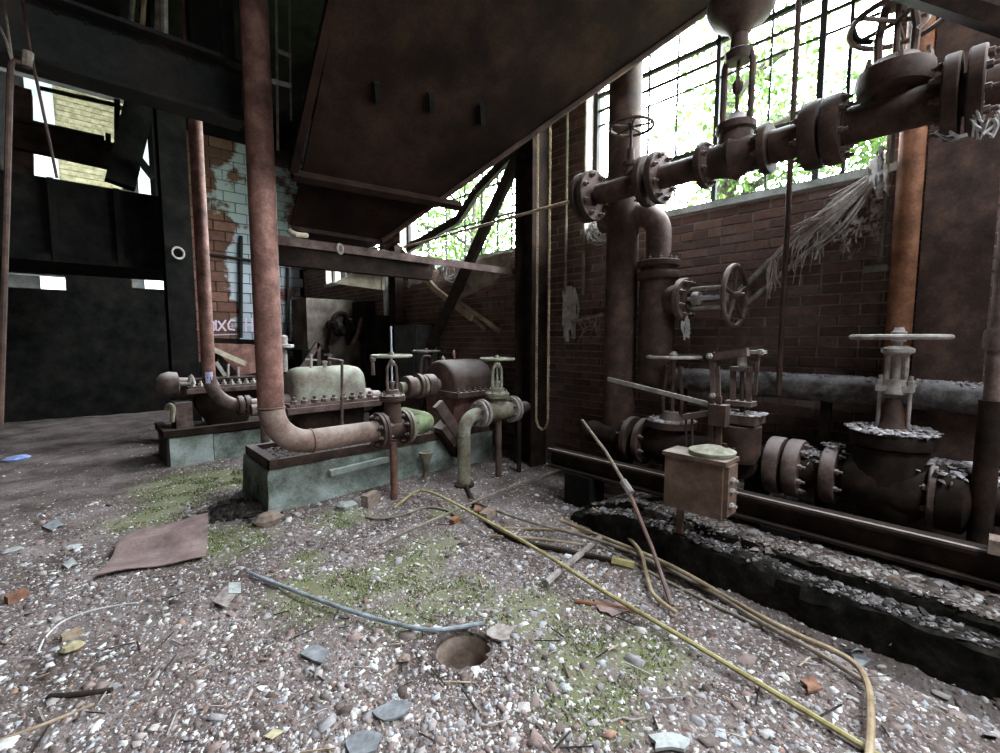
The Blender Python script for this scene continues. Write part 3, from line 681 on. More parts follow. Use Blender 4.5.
def gate_valve(name, label, c, ax, bodyr, flr, half, zb, zy, zw, wheelR, mats=('rust_brown','rust_dusty','wheel_grey'), fb='join', stem_up=0.0, split=False, yw=None, bon=None, group=None, stemmat='steel_bright', wr=None, nsp=5, bodyblock=True, flmat=None):
    """c pipe axis centre; zb bonnet joint height, zy yoke top, zw wheel height"""
    c = V(*c); ax = unit(ax); t = thing(name, label, 'valve', (c[0],c[1],c[2]-flr), group)
    bm, ym, wm = mats; bon = bon or bodyr*1.25; yw = yw or bodyr*.55; flmat = flmat or bm
    m = MB().lathe(c-ax*half, ax, [(0,bodyr*.85),(half*.5,bodyr),(half,bodyr*1.12),(half*1.5,bodyr),(half*2,bodyr*.85)], 22)
    m.lathe(c, ZA, [(0,bodyr*.95),(zb-c[2]-.02,bodyr*.8)], 20)
    m.build('body', bm, t)
    for s in (-1,1): flange(t, c+ax*s*half, ax*s, flr, .03 if flr < .2 else .045, 8 if flr < .2 else 12, flmat, fb, None, -1)
    o = MB().lathe((c[0],c[1],zb-.022), ZA, [(0,bon),(.02,bon*1.02),(.022,bon*.9),(.024,bon*1.02),(.046,bon),(.06,bon*.6),(.09,bon*.45)], 24).build('bonnet', bm, t)
    mm = MB()
    for i in range(8):
        a = 2*math.pi*(i+.5)/8; mm.hexbolt((c[0]+bon*.82*math.cos(a), c[1]+bon*.82*math.sin(a), zb+.024), ZA, bon*.11, bon*.14, .8)
    sub(mm.build('bolts', ym, o), 'stuff')
    z0 = zb+.06; d = unit(np.cross(ax, ZA)); yy = MB()
    for s in (-1,1): yy.tube([V(c[0],c[1],z0)+ax*s*yw*.9, V(c[0],c[1],z0+(zy-z0)*.35)+ax*s*yw, V(c[0],c[1],z0+(zy-z0)*.8)+ax*s*yw*.9, V(c[0],c[1],zy)+ax*s*yw*.35], yw*.26, 8)
    yy.lathe((c[0],c[1],zy-.03), ZA, [(0,yw*.5),(.03,yw*.6),(.045,yw*.4)], 12); yy.lathe((c[0],c[1],z0-.02), ZA, [(0,yw*1.2),(.03,yw*1.2)], 14)
    yy.build('yoke', ym, t)
    MB().lathe((c[0],c[1],z0), ZA, [(0,yw*.4),(.05,yw*.4),(.06,yw*.55),(.08,yw*.55)], 10).build('packing_gland', ym, t)
    MB().cyl((c[0],c[1],z0), (c[0],c[1],zw+.03+stem_up), yw*.18, 8).build('stem', stemmat if stem_up else ym, t)
    handwheel(t, (c[0],c[1],zw), ZA, wheelR, wr or wheelR*.075, nsp, wm, split)
    return t
c = V(P(393,427,Y=PY)[0],PY,Z0); zz = lambda x,y: P(x,y,Y=PY)[2]
gv = gate_valve('gate_valve','upright gate valve with a bare rising stem on the near pump pipe', c, XA, R(10,c), R(17,c), R(12,c), zz(392,398), zz(390,362), zz(390,356), R(19,c), ('rust_brown','rust_dusty','wheel_olive'), stem_up=.22, nsp=4)
a = G(392,503); MB().cyl((c[0],PY,a[2]-.03),(c[0],PY,Z0-R(14,c)),.032,12).build('support_post','rust_red',gv)
MB().lathe((c[0],PY,a[2]-.02),ZA,[(0,.07),(.02,.07),(.025,.035)],14).build('foot_plate','rust_brown',gv)
# mossy elbow that feeds the pump
t = thing('pump_inlet_elbow','moss green pipe elbow between the gate valve and the near pump','pipe',(c[0]+.2,PY,Z0-.12))
x1 = c[0]+R(14,c)
flange(t,(x1+.02,PY,Z0),XA,R(17,c),.03,8,'olive_pipe','join')
MB().tube([V(x1+.02,PY,Z0)]+elbow(V(x1+.28,PY,Z0),XA,YA,.17,10)+[V(x1+.28,PY+.5,Z0)],PR*.98,20).build('elbow','moss_metal',t)

# split-case pump
def split_pump(name, label, x0, x1, yf, yb, zfl, ztop, zbot, mats, nn=9, hood=True):
    t = thing(name, label, 'pump', ((x0+x1)/2,(yf+yb)/2,zbot)); a, b_, cc = mats
    MB().bbox((x0-.09,yf,zfl-.05),(x1+.09,yb,zfl)).bbox((x0-.07,yf+.02,zfl),(x1+.07,yb-.02,zfl+.028)).build('split_flange',b_,t)
    for i in range(nn):
        x = x0-.05+(x1-x0+.1)*(i+.3)/nn
        m = MB().hexbolt((x,yf+.045,zfl+.026),ZA,.03,.034,.8).build('nut',cc,t)
        MB().hexbolt((x,yb-.045,zfl+.026),ZA,.024,.03,.9).build('nut',cc,t)
    ym = (yf+yb)/2; hw = (yb-yf)/2-.09
    if hood:   # rounded upper casing, arched ends
        def ring(x, k):
            out = []
            for i in range(17):
                th = math.pi*i/16; ex = .55
                out.append(V(x, ym-hw*k*np.sign(math.cos(th))*abs(math.cos(th))**ex, zfl+.02+(ztop-zfl-.02)*k*math.sin(th)**ex))
            return out
        rings = [ring(x0,.70),ring(x0+.015,.84),ring(x0+.05,.95),ring(x0+.11,1)]+[ring(x0+.11+(x1-x0-.22)*i/4,1.0) for i in range(1,5)]+[ring(x1-.05,.95),ring(x1-.015,.84),ring(x1,.70)]
        MB().loft(rings).build('upper_casing',a,t,angle=50)
    def lr(z, kx, ky): 
        return [V((x0+x1)/2+(x1-x0)/2*kx*sx, ym+hw*ky*sy, z) for sx, sy in ((-1,-.6),(-.7,-1),(.7,-1),(1,-.6),(1,.6),(.7,1),(-.7,1),(-1,.6))]
    MB().loft([lr(zbot,.62,.7),lr(zbot+.05,.66,.75),lr((zbot+zfl)/2,.95,.95),lr(zfl-.04,.98,.98)]).build('lower_casing','rust_dark',t)
    for s in (-1,1):
        e = x0 if s < 0 else x1
        MB().lathe((e,ym,zfl-.02),XA*s,[(-.05,.12),(.1,.11),(.11,.085),(.2,.08),(.21,.05),(.3,.05)],18).build('bearing_housing',b_,t)
    return t
yf = NY0+.08
xa = P(295,402,Y=yf+.1)[0]; xb = P(368,398,Y=yf+.1)[0]; zfl = P(330,405,Y=yf)[2]+.0; ztop = P(330,366,Y=yf+.25)[2]
pm = split_pump('split_case_pump','near split case pump with rounded pale green hood', xa, xb, yf, yf+.55, zfl, ztop, NH+.03, ('pump_green','rust_dusty','rust_dusty'))
# priming pipe, cocks on top
q = lambda x,y,dy: P(x,y,Y=yf+dy)
m = MB().tube([q(329,366,.2),q(329,354,.2)],.016,8).tube(smoothpath([q(329,359,.18),q(335,360,.1),q(341,361,.0),q(342,364,-.03),q(342,372,-.03)],4),.013,8).tube([q(342,370,-.03),q(342,424,-.03)],.013,8)
m.ball(q(342,362,-.02),.02,8).ball(q(342,424,-.03),.02,8); m.build('priming_pipe','rust_dusty',pm)
MB().bar(q(324,354.5,.2),q(334,355,.2),.014,.014).build('cock_handle','rust_dusty',pm)
MB().tube([q(311,368,.2),q(311,354,.2)],.014,8).bar(q(305,359,.2),q(317,360,.2),.016,.016).build('cross_cock','wheel_grey',pm)
MB().lathe(q(325,369,.2),ZA,[(0,.02),(.05,.02),(.055,.028),(.075,.028)],8).build('plug','wheel_grey',pm)
MB().lathe(q(373,370,.25),ZA,[(-.05,.022),(.08,.018),(.09,.03),(.12,.03)],8).build('grease_cup','rust_dusty',pm)
# shaft coupling between pump and turbine
ym = yf+.275; s0 = V(P(400,392,Y=ym)[0],ym,zfl-.02); s1 = V(P(441,392,Y=ym)[0],ym,zfl-.02)
t = thing('shaft_coupling','stepped shaft coupling between the green pump and the round turbine','coupling',(s0+s1)/2-V(0,0,.13))
L = s1[0]-s0[0]; zc = P(420,386,Y=ym)[2]; s0[2]=zc
for i,(a,b,r) in enumerate(((.0,.12,.06),(.13,.28,.12),(.30,.38,.10),(.39,.47,.135),(.5,.58,.12),(.60,.8,.125),(.8,1.0,.07))):
    MB().lathe(s0+XA*L*a,XA,[(0,r*.95),(L*(b-a)*.1,r),(L*(b-a)*.9,r),(L*(b-a),r*.95)],20).build('collar' if r>.08 else 'shaft','rust_dusty' if i%2 else 'olive_pipe',t)
# round turbine
tx0 = P(438,392,Y=ym)[0]; tx1 = P(480,392,Y=ym)[0]; tz = P(462,393,Y=ym-.25)[2]; tr = P(455,361,Y=ym)[2]-tz
t = thing('steam_turbine','round topped steam turbine casing with a lifting eye','turbine',((tx0+tx1)/2,ym,NH))
def arch(x,k,r=tr):
    return [V(x, ym-r*k*math.cos(math.pi*i/20), tz+.02+r*k*math.sin(math.pi*i/20)) for i in range(21)]
MB().loft([arch(tx0,.90),arch(tx0+.02,.96),arch(tx0+.05,.995),arch(tx0+.09,1),arch(tx1-.12,1),arch(tx1-.05,.97),arch(tx1,.86)]).build('upper_casing','rust_brown',t,angle=50)
MB().bbox((tx0-.03,ym-tr-.07,tz-.03),(tx1+.04,ym+tr+.07,tz+.025)).build('joint_flange','rust_dusty',t)
m = MB()
for i in range(9): m.hexbolt((tx0+(tx1-tx0)*i/8,ym-tr-.035,tz+.02),ZA,.02,.025,.9)
sub(m.build('bolts','rust_dusty',t),'stuff')
def arch2(x,k): return [V(x, ym-tr*k*math.cos(math.pi*i/16), tz-.02-(tz-NH-.02)*math.sin(math.pi*i/16)**.6) for i in range(17)]
MB().loft([arch2(tx0+.02,.8),arch2(tx0+.1,.95),arch2(tx1-.1,.95),arch2(tx1,.8)]).build('lower_casing','rust_red',t,angle=50)
e = V(P(454,361,Y=ym)[0],ym,tz+tr)
MB().torus(e+V(0,0,.075),unit(V(.7,-.7,0)),.042,.013,18,8).lathe(e-V(0,0,.01),ZA,[(0,.03),(.03,.02)],10).build('lifting_eye','rust_red',t)
MB().lathe(V(P(443,362,Y=ym)[0],ym,tz+tr*.9),ZA,[(0,.022),(.07,.022),(.1,.006)],8).build('oil_cup','wheel_grey',t)
# tilted lever box in front of the turbine
gx = P(450,432,Y=NY0-.1); t = thing('governor_linkage','tilted flat lever and box in front of the turbine','lever',gx-V(0,0,.3))
d1 = unit(P(459,436,Y=NY0-.12)-P(437,403,Y=NY0-.12)); n1 = YA; s_ = np.cross(n1,d1)
MB().box((P(459,436,Y=NY0-.12)+P(437,403,Y=NY0-.12))/2,(.44,.06,.11),(d1,n1,s_)).build('lever_arm','rust_dusty',t)
MB().box((P(456,440,Y=NY0-.06)+P(441,424,Y=NY0-.06))/2,(.26,.16,.16),(d1,n1,s_)).build('box','rust_dusty',t)
MB().box((P(460,452,Y=NY0-.06)+P(434,428,Y=NY0-.06))/2-V(0,0,.03),(.36,.12,.05),(d1,n1,s_)).build('lower_arm','rust_dark',t)
MB().box(P(456,444,Y=NY0-.06),(.1,.12,.22)).build('bracket','rust_dark',t)
# small cup/pipe socket on plinth front
a = P(426,452,Y=NY0-.12); b_ = a*1; b_[2] = 0
one('drain_funnel',MB().lathe((a[0],a[1],0),ZA,[(0,.03),(a[2]-.12,.03),(a[2]-.03,.065),(a[2],.07),(a[2],.055),(a[2]-.05,.02)],14,False),'olive_pipe','small upright drain funnel against the near plinth','funnel')

# discharge side: elbow up from the floor, globe valve
QY = 3.30
b0 = G(463,487); DX = P(464,450,Y=QY)[0]; DZ = P(497,411,Y=QY)[2]; DR = R(6.6,P(464,450,Y=QY))
t = thing('discharge_pipe','olive pipe elbow rising from the rubble into the flanged globe valve','pipe',(DX,QY,gz((DX,QY))))
MB().lathe((DX,QY,gz((DX,QY))-.01),ZA,[(0,DR*1.55),(.03,DR*1.55),(.035,DR*1.05)],18).build('floor_flange','rust_dark',t)
MB().tube([V(DX,QY,gz((DX,QY))-.03),V(DX,QY,DZ-.16)],DR,18).build('riser','olive_pipe',t)
MB().torus(V(DX,QY,DZ-.18),ZA,DR,.007,20,6).build('weld_bead','olive_pipe',t)
xf1 = P(481,412,Y=QY)[0]
MB().tube([V(DX,QY,DZ-.17)]+elbow(V(DX,QY,DZ),ZA,XA,.16,10)+[V(xf1,QY,DZ)],DR*1.0,18).build('elbow','pump_green',t)
flange(t,(xf1-.02,QY,DZ),XA,R(13.5,V(DX,QY,DZ)),.025,8,'wheel_grey','join',None,-1)
vc = V(P(497,411,Y=QY)[0],QY,DZ); hq = lambda x,y: P(x,y,Y=QY)[2]
hv = gate_valve('globe_valve','globe valve with a pale olive handwheel beside the chain', vc, XA, R(9,vc), R(13.5,vc), vc[0]-xf1-.02, hq(497,395), hq(497,364), hq(496,359), R(16.5,vc), ('olive_pipe','wheel_olive','wheel_olive'), yw=R(6,vc), bon=R(12,vc), flmat='wheel_grey')
x2 = vc[0]+(vc[0]-xf1)
a = G(499,480); MB().cyl((vc[0]+.02,QY,a[2]-.03),(vc[0]+.02,QY,DZ-R(8,vc)),R(3.2,vc),12).build('support_post','rust_dusty',hv)
t = thing('pipe_stub','capped pipe stub beyond the globe valve beside the chain','pipe',(x2+.1,QY,DZ-.15))
flange(t,(x2+.025,QY,DZ),XA,R(13.5,vc),.025,8,'wheel_grey'); MB().lathe((x2+.03,QY,DZ),XA,[(0,DR),(.16,DR),(.2,DR*.7)],16).build('cap','rust_brown',t); MB().cyl((x2+.1,QY,-.03),(x2+.1,QY,DZ-.05),.025,10).build('support_post','rust_dark',t)
# valve behind
BYV = 4.95; c = V(P(427,392,Y=BYV)[0],BYV,P(427,400,Y=BYV)[2]); bz = lambda y: P(427,y,Y=BYV)[2]
bv = gate_valve('steam_valve','upright valve with a grey handwheel behind the shaft coupling', c, XA, R(10,c), R(15,c), .18, bz(386), bz(356), bz(351), R(13,c), ('rust_brown','rust_dusty','wheel_grey'), yw=R(7,c))
MB().cyl((c[0],BYV,-.02),(c[0],BYV,c[2]-R(9,c)),.05,12).build('support_post','rust_dark',bv)

# ================================================================== FAR PUMP SET
FX0 = P(168,460,Y=5.99)[0]; FY0 = 5.99; FH = P(168,437,Y=FY0)[2]
pl2 = plinth('far concrete plinth with paler slabs on its front', FX0, 3.0, FY0, 6.75, FH, 'concrete_dark', 8)
xm = P(213,450,Y=FY0)[0]; xr = P(268,450,Y=FY0)[0]
MB().bbox((FX0+.02,FY0-.03,.0),(xm,FY0+.01,FH-.02)).build('face_slab','concrete_pale',pl2); MB().bbox((xm+.01,FY0-.02,.0),(xr+.25,FY0+.01,FH-.03)).build('face_slab','concrete_green',pl2)  # front slabs use paler concrete than the block
zt = FH
MB().bbox((FX0-.03,FY0-.05,zt-.005),(2.9,FY0+.05,zt+.07)).bbox((FX0-.03,FY0+.05,zt-.005),(FX0+.05,6.7,zt+.07)).bbox((FX0,FY0+.05,zt-.005),(2.9,6.7,zt+.03)).build('base_tray','rust_dark',pl2)
fy = FY0+.1; fz = P(230,387,Y=fy)[2]; fxa = P(196,385,Y=fy)[0]; fxb = P(262,385,Y=fy)[0]
fp = split_pump('split_case_pump','far pump with a row of studs behind the bent pipe', fxa, fxb, fy, fy+.5, fz, fz+.12, zt+.03, ('rust_dark','rust_dusty','wheel_grey'), 10, False)
for x,y in ((228,364),(238,367)):
    p = P(x,385,Y=fy+.25); MB().cyl(p,P(x,y,Y=fy+.25),.016,8).build('stud','wheel_grey',fp)
MB().bbox((fxa-.05,fy+.1,fz+.0),(fxb,fy+.4,fz+.1)).build('upper_casing','rust_dark',fp)
p = P(172,384,Y=fy+.2); MB().lathe(p-XA*.15,XA,[(0,.06),(.05,.12),(.12,.14),(.2,.13),(.22,.07),(.34,.06)],16).build('end_bearing','rust_dusty',fp)
MB().tube(smoothpath([P(180,384,Y=fy),P(189,383,Y=fy),P(191,376,Y=fy),P(194,384,Y=fy)],4),.022,8).build('oil_pipe','wheel_grey',fp)
MB().tube(smoothpath([P(172,422,Y=fy-.1),P(173,408,Y=fy-.1),P(169,405,Y=fy-.05),P(167,409,Y=fy)],4),.025,8).build('drain_pipe','olive_pipe',fp)
MB().bbox((P(176,416,Y=fy)[0],fy,zt+.02),(P(192,400,Y=fy)[0],fy+.4,P(180,403,Y=fy)[2])).build('pedestal','rust_dusty',fp)
# its bent pipe
FPY = 5.62; X1 = P(206.5,330,Y=FPY)[0]; Z1 = P(236,406,Y=FPY)[2]; FR = R(6.0,P(206,330,Y=FPY)); rb = .34
t = thing('suction_pipe','thinner bent pipe with a lilac tag feeding the far pump','pipe',(X1,FPY,Z1-FR))
MB().tube([V(X1,FPY,5.98),V(X1,FPY,Z1+rb)],FR,16).build('riser','rust_red',t)
fxf = P(240,404,Y=FPY)[0]
MB().tube(elbow(V(X1,FPY,Z1),-ZA,XA,rb,12),FR*1.04,16).build('elbow','rust_dusty',t); MB().tube([V(X1+rb-.005,FPY,Z1),V(fxf+.5,FPY,Z1)],FR*1.04,16).build('run','rust_dusty',t)
flange(t,(fxf,FPY,Z1),XA,FR*1.75,.05,8,'rust_brown'); flange(t,(fxf+.07,FPY,Z1),XA,FR*1.75,.05,8,'rust_brown')
zt0 = P(207,383,Y=FPY)[2]; aa = [math.radians(a_) for a_ in range(-130,-65,9)]; MB().loft([[V(X1+FR*k_*math.cos(a_),FPY+FR*k_*math.sin(a_),zt0+dz_) for a_ in aa] for k_,dz_ in ((1.02,0),(1.03,.02),(1.03,.09),(1.02,.12))],False).build('tag','tag_lilac',t)
a = G(259,455); one('support_post',MB().cyl((a[0],5.6,-.02),(a[0],5.6,Z1-.05),.05,10),'rust_dusty','short post under the far pipe behind the tall red pipe','post')
# chute and braces behind the far pump
t = thing('coal_chute','small rusty tapering chute behind the far pump','chute',P(232,365,Y=7.6))
MB().prism([P(210,343,Y=7.6),P(258,345,Y=7.6),P(258,372,Y=7.6),P(240,376,Y=7.6)],V(0,.5,0)).build('plate','rust_red',t)
MB().bar(P(212,349,Y=7.5),P(246,364,Y=7.5),.04,.07).build('brace','sheet_metal_pale',t); MB().bar(P(216,362,Y=7.5),P(228,380,Y=7.5),.03,.05).build('brace','wheel_grey',t)
for x in (P(214,345,Y=7.6)[0]+.05,P(256,345,Y=7.6)[0]): MB().bbox((x-.03,7.85,-.02),(x+.03,7.91,P(230,346,Y=7.6)[2])).build('leg','rust_dark',t)
one('sloping_bar',MB().bar(V(P(262,381,Y=7.0)[0],7.0,FH*.2),P(318,343,Y=7.0),.05,.08).bar(V(P(318,343,Y=7.0)[0],7.0,0),P(318,342,Y=7.0),.05,.05),'rust_dusty','long sloping bar behind the pale green hood','bar')
a = P(283,346,Y=6.6); one('vent_pipe',MB().lathe(a-V(0,0,.35),ZA,[(0,.05),(.32,.05),(.33,.14),(.37,.14),(.38,.06),(.48,.06),(.5,.03)],14),'wheel_grey','grey capped vent pipe just right of the tall red pipe','pipe')

# ================================================================== HOPPER AND OVERHEAD STEEL
SR = P(440,199,Y=3.2); TR = P(722,0,X=3.62); hd = SR-TR
def kfind(target, o, d):
    best = min(np.linspace(0,1.5,600), key=lambda k: abs(proj(o+d*k)[1]-target)); return o+d*best
BR_ = kfind(240, SR, hd)
nf = np.cross(XA, hd)                        # front plate contains the level direction and the hip
def onplate(x,y):
    r = ray(x,y); return CAM+r*((SR-CAM)@nf)/(r@nf)
TL = onplate(318,0); BL = onplate(286,242); TL[2] = TR[2]; TL[1] = TR[1]; BL[1] = BR_[1]; BL[2] = BR_[2]
hp = thing('coal_hopper','huge brown steel hopper hanging over the pumps','hopper',((BL+BR_)/2))
inn = unit(np.cross(XA,hd)); inn = inn if inn[1] > 0 else -inn
BYB = 4.7; th = .02
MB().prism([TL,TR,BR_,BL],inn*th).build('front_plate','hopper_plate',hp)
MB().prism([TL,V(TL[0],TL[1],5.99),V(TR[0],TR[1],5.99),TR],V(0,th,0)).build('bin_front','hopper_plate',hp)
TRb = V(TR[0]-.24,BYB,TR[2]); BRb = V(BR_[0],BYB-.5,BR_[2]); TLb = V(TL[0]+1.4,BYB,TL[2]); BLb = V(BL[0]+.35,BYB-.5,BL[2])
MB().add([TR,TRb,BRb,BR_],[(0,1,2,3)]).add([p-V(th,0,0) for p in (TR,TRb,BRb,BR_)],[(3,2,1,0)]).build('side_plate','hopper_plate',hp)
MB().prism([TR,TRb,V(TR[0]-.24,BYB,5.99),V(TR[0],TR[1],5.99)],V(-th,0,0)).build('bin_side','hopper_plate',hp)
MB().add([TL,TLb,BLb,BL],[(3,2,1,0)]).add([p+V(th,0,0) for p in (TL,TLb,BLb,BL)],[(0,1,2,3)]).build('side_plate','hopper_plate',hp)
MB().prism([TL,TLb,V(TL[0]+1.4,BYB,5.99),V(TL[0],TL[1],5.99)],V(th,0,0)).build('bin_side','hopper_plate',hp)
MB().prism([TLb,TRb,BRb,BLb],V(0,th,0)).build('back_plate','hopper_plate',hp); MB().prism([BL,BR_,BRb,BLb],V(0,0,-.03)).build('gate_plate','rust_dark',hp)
a = onplate(291,172)-inn*.03; b = SR-inn*.03+XA*.2; MB().bar(a,b,.05,.07,inn).build('stiffener','hopper_plate',hp)
MB().bar(TL-inn*.02,onplate(292,170)-inn*.02,.05,.04,inn).build('stiffener','hopper_plate',hp)
MB().tube([TR-inn*.01,SR-inn*.01,BR_-inn*.01],.022,8).build('hip_seam','rust_brown',hp)
for (x,y) in ((376,91),(430,101),(481,113)):
    u = onplate(x,y-10)-inn*.012; v = onplate(x+1,y+10)-inn*.012; MB().bar(u,v,.035,.03,inn).build('slot_lug','soot_black',hp)
MB().tube(smoothpath([onplate(288,228)-inn*.03,onplate(293,226)-inn*.09,onplate(305,231)-inn*.05],4),.02,8).build('handle','sheet_metal_pale',hp)
# hanger rods to the roof are the bin walls above; support beam below
HBY = BR_[1]-.10
def xline(px0,px1,py0,Y):
    a = P(px0,py0,Y=Y); b = P(px1,300,Y=Y); b[2] = a[2]; return a,b
a,b = xline(262,516,235,3.72)
t = thing('support_beam','long pale edged steel angle under the hopper','beam',(a+b)/2)
MB().bar(a,b,.09,.012).bar(a-V(0,.04,.03),b-V(0,.04,.03),.012,.06).build('angle','rust_dusty',t)
p = P(340,249,Y=3.66); MB().torus(p,unit(V(.5,-.8,0)),.036,.011,18,8).build('ring','wheel_grey',t)
one('back_beam',MB().ibeam(P(262,252,Y=4.95),P(430,268,Y=4.95)*V(1,1,0)+V(0,0,P(262,252,Y=4.95)[2]),.12,.22),'rust_dark','dark beam behind the pale edged steel angle','beam')
t = thing('torn_sheet','tan torn sheet metal panel hanging below the hopper','panel',P(360,280,Y=5.04))
MB().prism([P(333,283,Y=5.04),P(383,290,Y=5.04),P(383,256,Y=5.04),P(366,262,Y=5.04),P(350,275,Y=5.04)],V(0,.03,0)).build('sheet','sheet_metal_pale',t)
MB().bar(P(383,290,Y=5.03),P(383,250,Y=5.03),.03,.04).build('edge_strip','sheet_metal_pale',t)
one('switch_cabinet',MB().bbox((3.72,P(366,318,X=3.72)[1],P(350,318,X=3.72)[2]),(3.9,P(337,303,X=3.72)[1],P(350,303,X=3.72)[2])),'rust_dark','brown wall cabinet under the torn sheet panel','cabinet')

# columns on the window wall
def icolumn(name,label,x,y,w,d,mat,z0=-.1,z1=5.98):
    return one(name,MB().ibeam((x,y,z0),(x,y,z1),w,d,.025,.02,YA),mat,label,'column')
icolumn('steel_column','dark steel column standing behind the hanging chain',3.66,3.47,.24,.26,'rust_dark')
cx = P(621,300,X=3.5); 
t = thing('pipe_column','thick round rusted column in front of the window','column',(3.5,cx[1],0)); MB().cyl((3.5,cx[1],-.05),(3.5,cx[1],3.72),R(15.5,cx),24).build('shaft','rust_brown',t)
MB().lathe((3.5,cx[1],0),ZA,[(-.02,.26),(.03,.26),(.035,.17),(.1,.16)],20).build('base_plate','rust_dark',t)
cw = R(26,P(955,250,X=3.72)); cy = P(956,250,X=3.72)[1]
one('wall_stanchion',MB().bbox((3.70,cy-cw,-.05),(3.73,cy+cw,5.98)).bbox((3.73,cy-.02,-.05),(3.89,cy+.02,5.98)),'rust_brown','broad flat brown steel stanchion right of the orange pipe','column')
a = P(909,190,X=3.66); one('wall_pipe',MB().cyl((3.66,a[1],-.05),(3.66,a[1],5.98),R(10.5,a),18),'rust_orange','upright orange rusted pipe against the brick wall','pipe')
a = P(989,430,X=3.3); t = thing('drop_pipe','slim tan upright pipe at the right edge','pipe',(3.3,a[1],0))
MB().cyl((3.3,a[1],.2),(3.3,a[1],2.5),.032,12).build('tube','rust_dusty',t); p = P(997,340,X=3.3); MB().lathe((3.3,a[1],p[2]-.05),ZA,[(0,.045),(.02,.05),(.08,.05),(.1,.045)],12).build('coupling','rust_dusty',t)
MB().cyl((3.3,a[1],.2),(3.3,a[1],P(985,400,X=3.3)[2]),.046,12).build('sleeve','rust_dark',t)
# little wall fittings
a = P(886,180,X=3.84); b = P(880,262,X=3.84)
one('wall_hook',MB().cyl(b,a+V(0,0,.3),.012,8).box(P(876,269,X=3.84),(.05,.12,.04)),'olive_pipe','thin drop rod with a foot on the brick beside the orange pipe','rod')
a = P(799,0,X=3.55); one('hanging_rod',MB().cyl((3.55,a[1],P(787,345,X=3.55)[2]-.35),(3.55,a[1],5.98),.018,10),'rust_brown','long slim rod hanging in front of the barred window','rod')
for x,l in ((566,'left'),(584,'right')):
    p = P(x,230,X=3.85); q_ = P(x,295,X=3.85); one('wall_conduit',MB().cyl((3.85,p[1],q_[2]),(3.85,p[1],4.6),.016,8),'olive_pipe',l+' one of the two thin conduits on the pier beside the chain','pipe')

# ================================================================== UPPER FLANGED PIPE
UX = 3.2; UZ = (P(920,106,X=UX)[2]+P(625,188,X=UX)[2])/2; uy = lambda x: P(x,150,X=UX)[1]
up = thing('upper_steam_pipe','heavy flanged steam pipe crossing in front of the window','pipe',(UX,uy(800),UZ-.1))
UR = .096
MB().cyl((UX,uy(600),UZ),(UX,uy(735)+.22,UZ),UR*.85,20).build('pipe','rust_brown',up); MB().cyl((UX,uy(735)-.22,UZ),(UX,-.9,UZ),UR,20).build('pipe','rust_brown',up)
def uflange(px,r,th,nb=8,side=-1,bolts='each',mat='rust_brown'): return flange(up,(UX,uy(px),UZ),YA,r,th,nb,mat,bolts,r*.10,side,'rust_dusty')
uflange(594,.20,.045,8,-1); uflange(586,.20,.04,0); MB().lathe((UX,uy(584),UZ),YA,[(0,.12),(.05,.11),(.06,.05)],18).build('end_cap','rust_brown',up)
uflange(648,.185,.05,8,1); uflange(660,.185,.05,8,-1)
uflange(813,.185,.085,8,1); uflange(834,.185,.085,8,-1)
MB().lathe((UX,uy(846),UZ),YA,[(0,.11),(.1,.11)],18).build('collar','rust_brown',up)
uflange(948,.195,.06,10,1); uflange(972,.195,.06,10,-1)
def upper_valve(px, label, zt, wheelR, fr=.13, bon=.13, yoke=(.0,.0)):
    y = uy(px); t = thing('hung_valve',label,'valve',(UX,y,UZ+.07)); return t,y
# valve hung in the window: tall open yoke and domed top
y1 = uy(735); c = V(UX,y1,UZ); hz_ = lambda y: P(735,y,X=UX)[2]
t = thing('stop_valve','stop valve with tall open yoke silhouetted in the window','valve',(UX,y1,UZ-.15))
MB().lathe(c-YA*.2,YA,[(0,.12),(.03,.125),(.06,.10),(.14,.115),(.2,.14),(.26,.115),(.34,.10),(.37,.125),(.4,.12)],20).build('body','rust_brown',t)
for s in (-1,1): flange(t,c+YA*s*.19,YA*s,.15,.045,8,'rust_brown','each',.016,-1)
MB().lathe((UX,y1,UZ+.05),ZA,[(0,.11),(.1,.10),(.11,.12),(.15,.12),(.17,.08),(.22,.045)],18).build('bonnet','rust_brown',t)
zb1 = UZ+.2; zt1 = hz_(60)
yk = MB()
for s in (-1,1): yk.tube([V(UX,y1+s*.075,zb1-.03),V(UX,y1+s*.085,zb1+.08),V(UX,y1+s*.085,zt1-.04),V(UX,y1+s*.06,zt1+.04)],.02,8)
yk.lathe((UX,y1,zt1-.02),ZA,[(0,.075),(.05,.085),(.07,.055),(.20,.05)],14); yk.build('yoke','rust_brown',t)
MB().cyl((UX,y1,zb1-.05),(UX,y1,zt1+.05),.012,8).lathe((UX,y1,(zb1+zt1)/2-.01),ZA,[(0,.02),(.02,.033),(.06,.033),(.08,.02)],8).build('stem','rust_brown',t)
zd = hz_(36); MB().lathe((UX,y1,zd-.01),ZA,[(0,.055),(.04,.08),(.1,.17),(.16,.20),(.20,.20),(.22,.12),(.4,.11)],20).build('gear_dome','rust_brown',t)
# wheel above the pipe beside the column
y2 = uy(631); t = thing('bypass_valve','small handwheel valve on top of the pipe beside the round column','valve',(UX,y2,UZ+UR))
zw = P(631,127,X=UX)[2]; MB().lathe((UX,y2,UZ+UR-.02),ZA,[(0,.05),(.06,.045),(.07,.06),(.1,.06),(.11,.03),(.2,.025)],14).build('bonnet','rust_brown',t)
MB().cyl((UX,y2,UZ+UR),(UX,y2,zw+.09),.012,8).build('stem','rust_brown',t); handwheel(t,(UX,y2,zw),ZA,.16,.012,5,'rust_brown')
